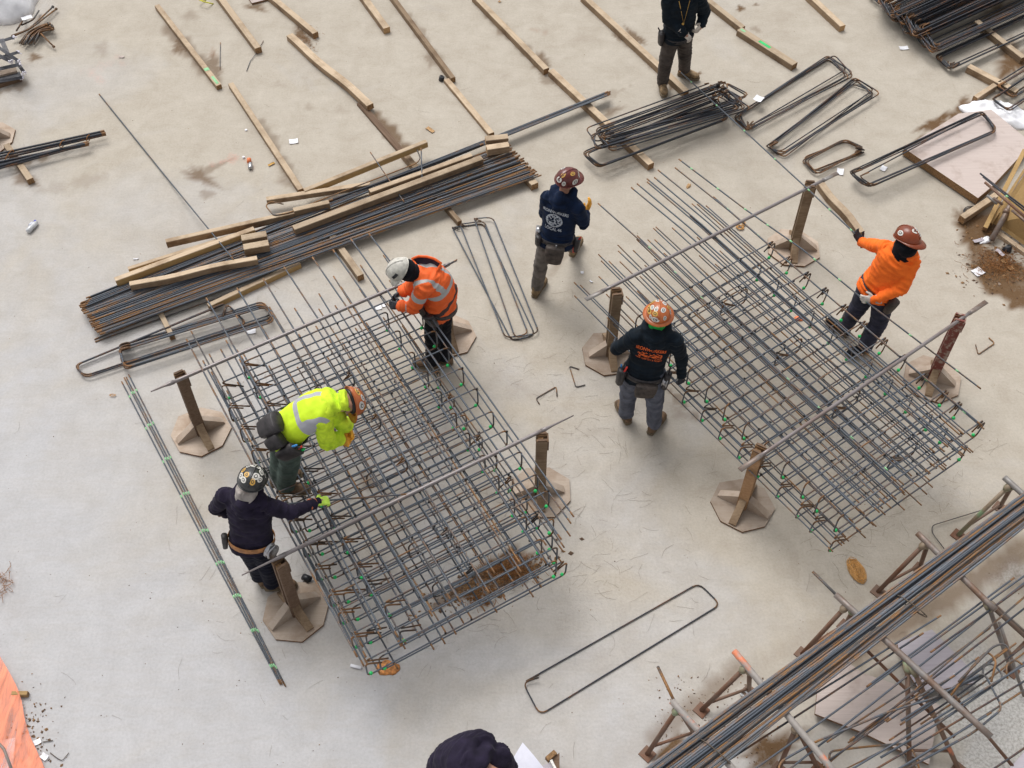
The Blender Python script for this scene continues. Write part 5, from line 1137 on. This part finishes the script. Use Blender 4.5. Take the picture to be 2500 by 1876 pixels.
        for k in range(stickers):
            for _ in range(30):
                az = rnd.uniform(0, 6.28); el = rnd.uniform(.22, 1.15)
                if all(abs((az - z[0] + 3.14) % 6.28 - 3.14) * math.cos(el) > .38 or abs(el - z[1]) > .34 for z in placed): break
            placed.append((az, el)); r_ = rnd.uniform(.023, .034); p = E(az, el, .0015); nn = (E(az, el, .02) - p).normalized(); x = nn.cross(u).normalized(); y = nn.cross(x)
            asp = rnd.choice((1, 1, 1.5, .65)); mb = MB(); m_ = 14
            for (rr, mi, off) in ((1.0, 0, 0), (.52, 1, .0012), (.30, 0, .002)):
                vs_ = [];
                for i in range(m_):
                    q = 2 * math.pi * i / m_; du = r_ * rr * asp * math.cos(q); dv = r_ * rr * math.sin(q); pt = E(az + du / (a * max(.2, math.cos(el))), el + dv / h * .9, .002 + off); vs_.append(pt)
                b0 = len(mb.v); mb.v.extend(vs_ + [E(az, el, .0025 + off)])
                for i in range(m_): mb.f.append((b0 + i, b0 + (i + 1) % m_, b0 + m_)); mb.m.append(mi)
            s.finish(mb.raw(), 'sticker', [M['sticker'] if k % 4 else M['stickery'], M['stickerb']], o)
        mb = MB(); rg = [(c - u * y_, sd_, f, .084 + e, .103 + e) for y_, e in ((.002, .01), (.03, .012), (.035, .0))]; mb.loft(rg, 20); s.finish(mb.raw(), 'suspension', M['black'], o)
        return o
    def belt(s, t=.03, mt='belt', a=.192, b=.152, h=.026, name='tool_belt'):
        sv, fv = s.frames(max(t, 0)); c = s.spine(max(t, 0)) if t >= 0 else s.pel + s.up * t * .5; d = sv.cross(fv) * -1; mb = MB(); n = 26; A = a * s.bulk; Bb = b * s.bulk
        up = s.up
        for k in range(n):
            q0, q1 = 2 * math.pi * k / n, 2 * math.pi * (k + 1) / n; pp = []
            for q in (q0, q1):
                for e, z in ((0, -h), (.006, -h), (.006, h), (0, h)): pp.append(c + sv * ((A + e) * math.cos(q)) + fv * ((Bb + e) * math.sin(q)) + up * z)
            mb.add(pp, [(0, 1, 5, 4), (1, 2, 6, 5), (2, 3, 7, 6), (3, 0, 4, 7)])
        s.bc, s.bs, s.bf, s.ba, s.bb = c, sv, fv, A, Bb
        return s.finish(mb.raw(), name, M[mt])
    def pouch(s, o, az, w, h, d, mt='pouch', drop=.05, tools=(), name='pouch'):
        """az: angle round the belt, 0 = person's left, 90 = front"""
        q = math.radians(az); out = (s.bs * math.cos(q) + s.bf * math.sin(q)).normalized(); c = s.bc + s.bs * (s.ba * math.cos(q)) + s.bf * (s.bb * math.sin(q)) + out * (d * .5 + .004) - s.up * drop; sd_ = out.cross(s.up).normalized(); mb = MB()
        mb.loft([(c - s.up * h * .5, sd_, out, w * .28, d * .25), (c - s.up * h * .42, sd_, out, w * .42, d * .45), (c, sd_, out, w * .5, d * .52), (c + s.up * h * .45, sd_, out, w * .5, d * .56), (c + s.up * h * .5, sd_, out, w * .47, d * .5)], 14, e=3)
        po = s.finish(mb.raw(), name, M[mt], o)
        for k, (m2, l) in enumerate(tools):
            mb = MB(); x = (k - (len(tools) - 1) / 2) * w / max(1, len(tools)) * .9; p = c + sd_ * x + s.up * (h * .35); cap(mb, p, p + s.up * l + out * U(-.02, .03) + sd_ * U(-.02, .02), .010, .009, 8); s.finish(mb.raw(), 'tool', M[m2], po)
        return po
    def reel(s, o, az, r=.06, drop=.0):
        q = math.radians(az); out = (s.bs * math.cos(q) + s.bf * math.sin(q)).normalized(); c = s.bc + s.bs * (s.ba * math.cos(q)) + s.bf * (s.bb * math.sin(q)) + out * .03 - s.up * drop; sd_ = out.cross(s.up).normalized(); mb = MB()
        mb.loft([(c - out * .024, sd_, s.up, r, r), (c - out * .018, sd_, s.up, r, r), (c - out * .016, sd_, s.up, r * .8, r * .8), (c + out * .016, sd_, s.up, r * .8, r * .8), (c + out * .018, sd_, s.up, r, r), (c + out * .026, sd_, s.up, r * .97, r * .97), (c + out * .028, sd_, s.up, r * .3, r * .3)], 20)
        return s.finish(mb.raw(), 'wire_reel', M['chrome'], o)
    def prints(s, target, items, mt, t=.62, x0=0.0):
        """lettering and emblem on the back; items: (kind, text, x, y, size)"""
        bv = BVHTree.FromPolygons([v.co.copy() for v in target.data.vertices], [p.vertices[:] for p in target.data.polygons])
        sv, fv = s.frames(t); rt = sv; n_ = -fv; rt = -sv; c = s.spine(t); upv = n_.cross(rt).normalized()
        if upv.dot(s.up) < 0: upv = -upv
        for (kind, body, x, y, size, arch) in items:
            if kind == 'text':
                cu = bpy.data.curves.new('t', 'FONT'); cu.body = body; cu.size = size; cu.align_x = 'CENTER'; cu.offset = size * .03; cu.resolution_u = 2; cu.extrude = 0
                to = bpy.data.objects.new('t', cu); COL.objects.link(to); dg = bpy.context.evaluated_depsgraph_get(); me = bpy.data.meshes.new_from_object(to.evaluated_get(dg)); bpy.data.objects.remove(to)
                V = [(v.co.x * .80, v.co.y) for v in me.vertices]; F = [p.vertices[:] for p in me.polygons]
            else:
                V = []; F = []; g = .0065; nx, ny = body
                for i in range(nx):
                    for j in range(ny):
                        u_, v_ = (i + .5 - nx / 2) / (nx / 2), (j + .5 - ny / 2) / (ny / 2)
                        if kind == 'disc':
                            r_ = math.hypot(u_, v_); ok = r_ < 1 and (r_ > .82 or noise.noise(Vector((u_ * 4, v_ * 4, 3))) > .02)
                        else: ok = noise.noise(Vector((u_ * 4.5, v_ * 3.2, size))) > .02 + .5 * max(0, abs(v_) - .6) + .6 * max(0, abs(u_) - .85) or abs(v_ + .35 - .6 * u_ * u_) < .13 
                        if ok:
                            k = len(V); V += [((i - nx / 2) * g, (j - ny / 2) * g), ((i + .96 - nx / 2) * g, (j - ny / 2) * g), ((i + .96 - nx / 2) * g, (j + .96 - ny / 2) * g), ((i - nx / 2) * g, (j + .96 - ny / 2) * g)]; F.append((k, k + 1, k + 2, k + 3))
            out = []
            for (a, b) in V:
                a2 = a + x; b2 = b + y - arch * a * a; o_ = c + rt * (a2 + x0) + upv * b2; hit = bv.ray_cast(o_ + n_ * .6, -n_, 1.2)
                out.append((hit[0] + n_ * .005) if hit[0] is not None else o_ + n_ * .15)
            mb = MB(); mb.v = out; mb.f = list(F); mb.m = [0] * len(F); s.finish(mb.raw(), 'printed_lettering' if kind == 'text' else 'printed_emblem', M[mt], target)

def stripes_attr(me, arr, name='stripe'):
    a = me.attributes.new(name, 'FLOAT', 'POINT'); a.data.foreach_set('value', np.asarray(arr, dtype=np.float32))

# 1 --- man seen from behind with the green gaiter
p = Person(dict(anL=(1529, 1010, .10), toL=(1508, 982, .03), knL=(1535, 950, .52), hiL=(1549, 905, .94), anR=(1597, 1036, .10), toR=(1621, 1012, .03), knR=(1599, 972, .52), hiR=(1595, 908, .94),
    neck=(1603, 800, 1.50), shL=(1548, 822, 1.42), shR=(1648, 832, 1.42), elL=(1507, 852, 1.18), wrL=(1503, 846, .98), elR=(1664, 872, 1.14), wrR=(1664, 916, .92), head=(1607, 772, 1.66)),
    'man from behind in navy hoodie with orange lettering and a green gaiter', bulk=1.06, face=(.12, 1, -.25))
p.body(); h_ = p.top('navy', amp=.009, seed=1.3); p.trousers('jeans', seed=2.2, r=(.115, .092, .078)); p.boots('leather'); p.hat('hatorange', 'full', 15, 3)
mb = MB(); c = p.neck + p.up * .045
mb.loft([(c - p.up * .03, p.ss, p.fr, .075, .085), (c + p.up * .02, p.ss, p.fr, .078, .09), (c + p.up * .06, p.ss, p.fr, .075, .088)], 16); me = bake(mb.raw(), .01, 2); wrinkle(me, [(c, c + p.up * .05, .07)], .008); p.finish(me, 'neck_gaiter', M['greencloth'])
b_ = p.belt(.0, a=.20, b=.16); p.pouch(b_, 262, .22, .16, .06, 'pouch', .08); p.pouch(b_, 195, .10, .20, .06, 'belt', .04, (('belt', .12),)); p.pouch(b_, 335, .09, .20, .07, 'belt', .04, (('red', .09), ('belt', .1), ('bluep', .05))); p.reel(b_, 200, .055, .03)
p.hand('R', 'gloveb', (-.6, .8, 0), 1.3); p.hand('L', 'gloveb', (.6, .5, -.3), 1.0)
p.prints(h_, [('text', 'IRONWORKERS', 0, .050, .050, .7), ('pic', (36, 11), 0, .0, 4.0, .9), ('text', 'NEW YORK CITY & VICINITY', 0, -.060, .024, .5)], 'printorange', .60, x0=-.01)
tl = MB(); w = p.J['wrR'] + Vector((.02, .03, -.09)); tl.tube([w + Vector((0, -.02, .08)), w, w + Vector((.0, .02, -.07)), w + Vector((.03, .03, -.08))], .011, 6)
tl.build('spud_wrench', M['black'], label='dark hand tool held low by the man in the green gaiter', cat='hand tool')
# 2 --- walking man
p = Person(dict(anL=(1311, 703, .10), toL=(1322, 695, .03), knL=(1322, 640, .52), hiL=(1341, 577, .92), anR=(1402, 603, .13), toR=(1419, 580, .06), knR=(1393, 597, .52), hiR=(1378, 580, .92),
    neck=(1376, 470, 1.48), shL=(1338, 484, 1.40), shR=(1410, 507, 1.40), elL=(1330, 520, 1.13), wrL=(1356, 516, 1.02), elR=(1426, 548, 1.14), wrR=(1429, 520, 1.13), head=(1383, 443, 1.64)),
    'man walking away in blue hoodie with white lettering and maroon hard hat', bulk=1.05, face=(.75, .6, -.1))
p.body(); h_ = p.top('blue', amp=.009, seed=4.1); p.trousers('greytrousers', seed=6.0); p.boots('tanboot'); p.hat('hatmaroon', 'cap', 7, 8)
b_ = p.belt(.0); p.pouch(b_, 270, .20, .22, .08, 'pouch', .10, (('chrome', .05),)); p.pouch(b_, 190, .10, .16, .06, 'belt', .05, (('red', .05),)); p.pouch(b_, 330, .08, .12, .05, 'belt', .02)
mb = MB(); q = p.bc - p.bs * -.2 + p.up * .04; mb.box(q, p.bs * .03, p.bf * .04, p.up * .045); p.finish(mb.raw(), 'tape_measure', M['chrome'])
mb = MB(); kn, an = p.J['hiR'], p.J['knR']; mb.box(lerp(kn, an, .45) + Vector((.07, -.09, 0)), Vector((.014, 0, 0)), Vector((0, .014, 0)), Vector((0, 0, .08))); p.finish(mb.raw(), 'red_tool_handle', M['red'])
p.hand('R', 'glovey', (-.3, .7, .3), .5, to=(1440, 498, 1.2)); p.hand('L', 'glovey', (0, 1, 0), .8)
p.prints(h_, [('text', 'IRONWORKERS', 0, .078, .050, .9), ('disc', (28, 24), 0, -.01, 2.0, .9), ('text', 'LOCAL 46', 0, -.135, .052, .4)], 'printwhite', .55, x0=-.03)
# 3 --- orange hi-vis jacket leaning to the left
def hv(s, me, info):
    co, tt, si, best = info; d = np.full(len(co), 1.0)
    L = (s.neck - s.pel).length
    def band(sel, t, c, w): d[sel] = np.minimum(d[sel], np.abs(t[sel] - c) - w)
    for i in (1, 3): band(si == i, tt, .42, .11)
    for i in (2, 4): band(si == i, tt, .5, .13); 
    tor = si == 0; lat = (co - np.array(s.pel)) @ np.array(s.ss); band(tor, tt, .52, .05); m = tor & (tt > .5); d[m] = np.minimum(d[m], np.abs(np.abs(lat[m]) - .10) - .024)
    stripes_attr(me, d); e = np.full(len(co), 1.0); e[tor] = np.abs(tt[tor] - .22 + lat[tor] * .9) - .055; stripes_attr(me, e, 'stripe2')
p = Person(dict(anL=(1056, 884, .10), toL=(1034, 892, .03), knL=(1056, 818, .52), hiL=(1062, 752, .93), anR=(1087, 872, .10), toR=(1064, 876, .03), knR=(1081, 806, .52), hiR=(1083, 737, .93),
    mid=(1100, 690, 1.28), neck=(1018, 668, 1.42), shL=(1035, 702, 1.36), shR=(1036, 664, 1.40), elL=(1010, 751, 1.06), wrL=(982, 748, 1.06), elR=(1001, 704, 1.12), wrR=(985, 712, 1.08), head=(984, 660, 1.50)),
    'man in orange reflective jacket and white vented helmet bending over the dense cage', bulk=.93, face=(-.75, -.1, -.75))
p.body(); p.top('hivis', [(-.22, .20, .165), (-.1, .205, .17), (0, .20, .165), (.3, .19, .15), (.6, .195, .15), (.8, .20, .145), (.92, .15, .12), (1.0, .09, .09), (1.05, .08, .08)], (.084, .068, .058), .012, hood=False, seed=7, name='hivis_jacket', post=hv)
p.trousers('blackc', seed=5, r=(.105, .085, .075)); p.boots('leather'); p.hat('hatwhite', 'cap', 0, 5, vents=True)
mb = MB(); hd = p.J['head']; u = p.hup; cap(mb, p.neck - p.up * .02, hd + u * .0, .09, .098); mb.ball(hd - p.face * .02 - u * .03, (.098, .108, .10), nu=14, nv=10); me = bake(mb.raw(), .011, 3); wrinkle(me, [(p.neck, hd, .1)], .007); p.finish(me, 'black_hood', M['blackc'])
# collar hood lying open on the back
rim = [P(*q) for q in ((1006, 632, 1.50), (1022, 626, 1.53), (1042, 627, 1.54), (1060, 632, 1.53), (1077, 643, 1.50), (1070, 656, 1.46), (1060, 672, 1.41), (1051, 688, 1.38), (1040, 680, 1.42), (1030, 668, 1.45), (1022, 655, 1.48), (1012, 642, 1.49))]
n = len(rim); c = sum(rim, Vector()) / n; uz = Vector((.1, 0, 1)).normalized(); bot = [lerp(r_, c, .35) - uz * .06 for r_ in rim]
mb = MB(); mb.add(rim + bot, [(k, (k + 1) % n, n + (k + 1) % n, n + k) for k in range(n)], 0); cc = len(mb.v); mb.v.append(c - uz * .10)
for k in range(n): mb.f.append((n + k, n + (k + 1) % n, cc)); mb.m.append(0)
me = mb.raw(); p.finish(me, 'hood_lining', simple('hood_lining_cloth', (.030, .018, .035), .9))
mb = MB(); mb.tube(rim, .013, 8, closed=True); low = [q + (q - c) * .05 - Vector((0, 0, .11)) for q in rim]; lo2 = [lerp(q, c, .3) - Vector((0, 0, .2)) for q in rim]
mb.add(rim + low + lo2, [(k, n + k, n + (k + 1) % n, (k + 1) % n) for k in range(n)] + [(n + k, 2 * n + k, 2 * n + (k + 1) % n, n + (k + 1) % n) for k in range(n)])
me = mb.raw(); stripes_attr(me, np.ones(len(me.vertices))); stripes_attr(me, np.ones(len(me.vertices)), 'stripe2'); p.finish(me, 'hood', M['hivis'])
b_ = p.belt(-.02, a=.215, b=.178); p.pouch(b_, 20, .16, .22, .08, 'pouch', .0, (('red', .06), ('red', .05), ('belt', .08))); p.pouch(b_, 340, .12, .18, .06, 'belt', .05)
mb = MB(); q = p.bc + p.bs * .2 + p.bf * .14; mb.box(q, p.bf * .06, p.bs * .008, p.up * .02); p.finish(mb.raw(), 'yellow_strap', M['glovey'])
p.hand('L', 'gloveb', (0, .6, -.5), .9); p.hand('R', 'gloveb', (0, -.6, -.5), .9)
# 4 --- lime vest bending over
def lv(s, me, info):
    co, tt, si, best = info; d = np.full(len(co), 1.0); tor = (si == 0); rel = co - np.array(s.pel); lat = rel @ np.array(s.ss); fro = rel @ np.array(s.fr)
    d[tor] = np.abs(tt[tor] - .50) - .045; m = tor & (tt > .5) & (fro < .09); d[m] = np.minimum(d[m], np.abs(lat[m] + .10) - .026); d[m] = np.minimum(d[m], np.abs(lat[m] - .13) - .022)
    stripes_attr(me, d)
J4 = dict(anR=(697, 1186, .10), toR=(742, 1199, .03), knR=(706, 1128, .53), hiR=(706, 1066, .92), anL=(678, 1166, .10), toL=(706, 1168, .03), knL=(686, 1108, .53), hiL=(688, 1044, .92),
    mid=(742, 1005, 1.20), neck=(818, 984, 1.26), shR=(786, 1026, 1.18), shL=(800, 972, 1.24), elR=(800, 1078, .92), wrR=(828, 1072, .84), elL=(826, 1026, 1.02), wrL=(846, 1040, .90), head=(848, 981, 1.22))
J4 = {k: (x, y, z + .70) for k, (x, y, z) in J4.items()}
p = Person(J4, 'man in a lime vest and yellow gloves bending over the dense cage', bulk=.98, face=(.35, -.25, -.95))
p.body(); p.top('limesleeve', [(-.12, .165, .13), (0, .17, .13), (.3, .155, .115), (.6, .165, .115), (.8, .165, .115), (.92, .14, .11), (1.0, .095, .095), (1.12, .095, .10), (1.2, .088, .095)], (.085, .078, .058), .009, hood=False, seed=3, name='hoodie')
s_ = p; mb = MB(); p.torso(mb, [(-.20, .18, .135), (-.1, .185, .135), (0, .180, .13), (.3, .175, .13), (.6, .185, .135), (.8, .178, .13), (.93, .13, .11)]); me = bake(mb.raw(), .0125, 3); lv(p, me, wrinkle(me, [(p.pel, p.neck, .17)], .008, seed=8, k_ax=10)); p.finish(me, 'hivis_vest', M['lime'])
p.trousers('greentrousers', seed=9, r=(.112, .092, .082)); p.boots('leather'); ho = p.hat('hatorange', 'cap', 14, 21)
mb = MB(); hd = p.J['head']; sd_ = p.face.cross(p.hup).normalized()
for k in (-1, 1): mb.ball(hd + p.face * .088 + sd_ * .033 * k + p.hup * .015, (.028, .012, .02), ax=(sd_, p.face, p.hup))
mb.tube([hd + sd_ * -.085 + p.hup * .012, hd + p.face * .095 + p.hup * .015, hd + sd_ * .085 + p.hup * .012], .005, 5); p.finish(mb.raw(), 'safety_glasses', M['black'])
b_ = p.belt(.12, a=.198, b=.165); p.pouch(b_, 195, .18, .20, .07, 'belt', .06, (('green', .06), ('red', .07), ('belt', .08), ('bluep', .07))); p.pouch(b_, 275, .19, .20, .11, 'belt', -.01); p.pouch(b_, 240, .14, .15, .09, 'belt', .03); p.reel(b_, 285, .065, .0)
p.hand('R', 'glovey', (.2, .3, -.6), 1.0, to=(842, 1077, 1.5), cuff='glovey'); p.hand('L', 'glovey', (-.2, -.5, -.6), 1.0, to=(856, 1056, 1.52), cuff='glovey')
mb = MB(); mb.tube([P(842, 1070, 1.5), P(852, 1074, 1.48), P(862, 1066, 1.45)], .012, 6); mb.build('tie_tool', M['black'], label='black pliers between the yellow gloves of the man in the lime vest', cat='hand tool')
# 5 --- black helmet, arm stretched out
p = Person(dict(anL=(635, 1408, .10), toL=(628, 1400, .03), knL=(619, 1360, .52), hiL=(596, 1315, .93), anR=(664, 1424, .10), toR=(694, 1432, .03), knR=(651, 1370, .52), hiR=(632, 1315, .93),
    neck=(606, 1208, 1.47), shL=(549, 1213, 1.40), shR=(650, 1234, 1.41), elL=(527, 1240, 1.17), wrL=(551, 1251, 1.08), elR=(709, 1252, 1.30), wrR=(772, 1228, 1.22), head=(613, 1179, 1.62)),
    'man in dark purple hoodie and stickered black hard hat, arm stretched over the cage', bulk=1.04, face=(.1, 1, -.45))
p.body(); p.top('purple', amp=.010, seed=12); p.trousers('navytrousers', seed=13, r=(.115, .09, .075)); p.boots('leather'); p.hat('hatblack', 'cap', 12, 11)
mb = MB(); c = p.neck - p.fr * .02 + p.up * .04; mb.loft([(c - p.up * .06 - p.fr * .045, p.ss, p.fr, .10, .075), (c, p.ss, p.fr, .092, .092), (c + p.up * .07, p.ss, p.fr, .085, .095)], 18); me = bake(mb.raw(), .01, 2); wrinkle(me, [(c, c + p.up * .07, .08)], .016, seed=3); p.finish(me, 'hood_lining', M['greycloth'])
b_ = p.belt(.02, 'tanbelt', h=.024, a=.20, b=.162); p.reel(b_, 215, .07, .03); p.pouch(b_, 345, .07, .16, .05, 'belt', .02)
p.hand('R', 'gloveg', (0, .2, -1), .9, to=(800, 1221, 1.18), cuff='orangepaint'); p.hand('L', 'gloveg', (0, 1, 0), 1.2)
# 6 --- man in orange
p = Person(dict(anR=(2060, 800, .10), toR=(2037, 798, .03), knR=(2097, 748, .55), hiR=(2128, 690, .96), anL=(2110, 848, .10), toL=(2096, 862, .03), knL=(2146, 786, .53), hiL=(2162, 712, .96),
    neck=(2208, 614, 1.50), shR=(2162, 606, 1.42), shL=(2228, 642, 1.42), elR=(2128, 598, 1.28), wrR=(2103, 592, 1.13), elL=(2202, 706, 1.17), wrL=(2136, 731, 1.02), head=(2213, 590, 1.64)),
    'man in plain orange hoodie and black mask pulling a bar with raised glove', bulk=1.06, face=(.62, -.75, .1), hup=(.06, .32, .95))
p.body(); p.top('orange', amp=.012, seed=15, hem=-.15, voxel=.0115, fat=.012); p.trousers('darkjeans', seed=16, r=(.118, .092, .08)); p.boots('blackc'); p.hat('hatbrown', 'cap', 4, 33)
mb = MB(); hd = p.J['head']; u = p.hup; cap(mb, p.neck - p.up * .03 + p.fr * .02, hd - u * .02, .108, .105); mb.ball(hd + p.face * .02 - u * .04, (.104, .122, .11), nu=14, nv=10); me = bake(mb.raw(), .011, 3); wrinkle(me, [(p.neck, hd, .1)], .006); p.finish(me, 'black_mask', M['blackc'])
mb = MB(); mb.ball(hd + p.face * .075 + u * .018, (.05, .04, .018), ax=(p.face.cross(u).normalized(), p.face, u), nu=12); p.finish(mb.raw(), 'eye_opening', M['skin'])
b_ = p.belt(-.0, a=.19, b=.15); p.pouch(b_, 15, .12, .18, .08, 'pouch', .05)
p.hand('R', 'gloveb', (.5, -.6, .3), .55, to=(2091, 573, 1.2)); p.hand('L', 'glovew', (-.3, .8, -.4), .9, to=(2112, 732, 1.0), cuff='glovew')
# 7 --- standing man at the top edge
p = Person(dict(anR=(1617, 201, .10), toR=(1621, 232, .03), knR=(1626, 145, .52), hiR=(1643, 76, .94), anL=(1671, 172, .10), toL=(1697, 192, .03), knL=(1672, 126, .52), hiL=(1670, 72, .94),
    neck=(1668, -14, 1.50), shR=(1632, 0, 1.42), shL=(1704, -4, 1.42), elR=(1633, 48, 1.17), wrR=(1668, 80, 1.08), elL=(1720, 30, 1.17), wrL=(1713, 58, 1.08), head=(1672, -42, 1.66)),
    'standing man in dark jacket and brown boots at the top edge, pale gloves together', bulk=1.05, face=(.1, -1, -.2))
p.body(); h_ = p.top('navy', [(-.20, .19, .15), (-.1, .198, .155), (0, .195, .155), (.3, .19, .15), (.6, .195, .15), (.8, .2, .145), (.92, .15, .12), (1.0, .09, .09)], (.09, .074, .06), .010, seed=17, name='jacket'); p.trousers('browntrousers', seed=18, r=(.112, .09, .078)); p.boots('tanboot'); p.hat('hatbrown', 'cap', 3, 2)
b_ = p.belt(-.12, a=.20, b=.16); p.pouch(b_, 172, .10, .20, .06, 'belt', .0, (('red', -.08), ('belt', .08)))
mb = MB(); q = p.spine(.45) + p.fr * .17; mb.tube([p.neck + p.fr * .12 + p.ss * .06, q + p.ss * .01, p.neck + p.fr * .12 - p.ss * .07], .004, 5); mb.ball(q, .016); p.finish(mb.raw(), 'whistle_cord', M['stickery'])
mb = MB(); q0 = lerp(p.J['hiR'], p.J['knR'], .1) - p.ss * .11; cap(mb, q0, q0 - Vector((0, 0, .09)), .012, .012, 8); p.finish(mb.raw(), 'red_tool_handle', M['red'])
p.hand('R', 'glovew', (.2, .1, -1), .8, to=(1688, 98, 1.0), cuff='glovew'); p.hand('L', 'glovew', (-.6, -.3, -.3), .8, to=(1700, 80, 1.02), cuff='glovew')
# 8 --- crouching person at the bottom edge
p = Person(dict(anR=(1090, 2040, .10), toR=(1110, 2080, .03), knR=(1100, 1975, .52), hiR=(1092, 1885, .90), anL=(1160, 2010, .10), toL=(1180, 2050, .03), knL=(1180, 1960, .52), hiL=(1142, 1860, .90),
    mid=(1130, 1830, 1.22), neck=(1190, 1872, 1.20), shR=(1150, 1905, 1.14), shL=(1216, 1846, 1.14), elR=(1185, 1950, .90), wrR=(1235, 1960, .76), elL=(1238, 1878, .90), wrL=(1250, 1920, .72), head=(1204, 1900, 1.16)),
    'person bent double in a dark hoodie, cut by the bottom edge', bulk=1.15, face=(.5, -.6, -.8))
p.body(); p.top('purple', [(-.2, .20, .17), (0, .21, .175), (.3, .205, .17), (.6, .21, .165), (.8, .20, .15), (.92, .15, .12), (1.0, .09, .09)], (.095, .078, .06), .012, seed=19); p.trousers('navytrousers', seed=20); p.boots('leather'); p.hat('hatmaroon', 'cap', 8, 40); p.hand('R', 'glovey', (0, 0, -1), .8); p.hand('L', 'glovey', (0, 0, -1), .8)
print('OBJECTS', len(bpy.data.objects))
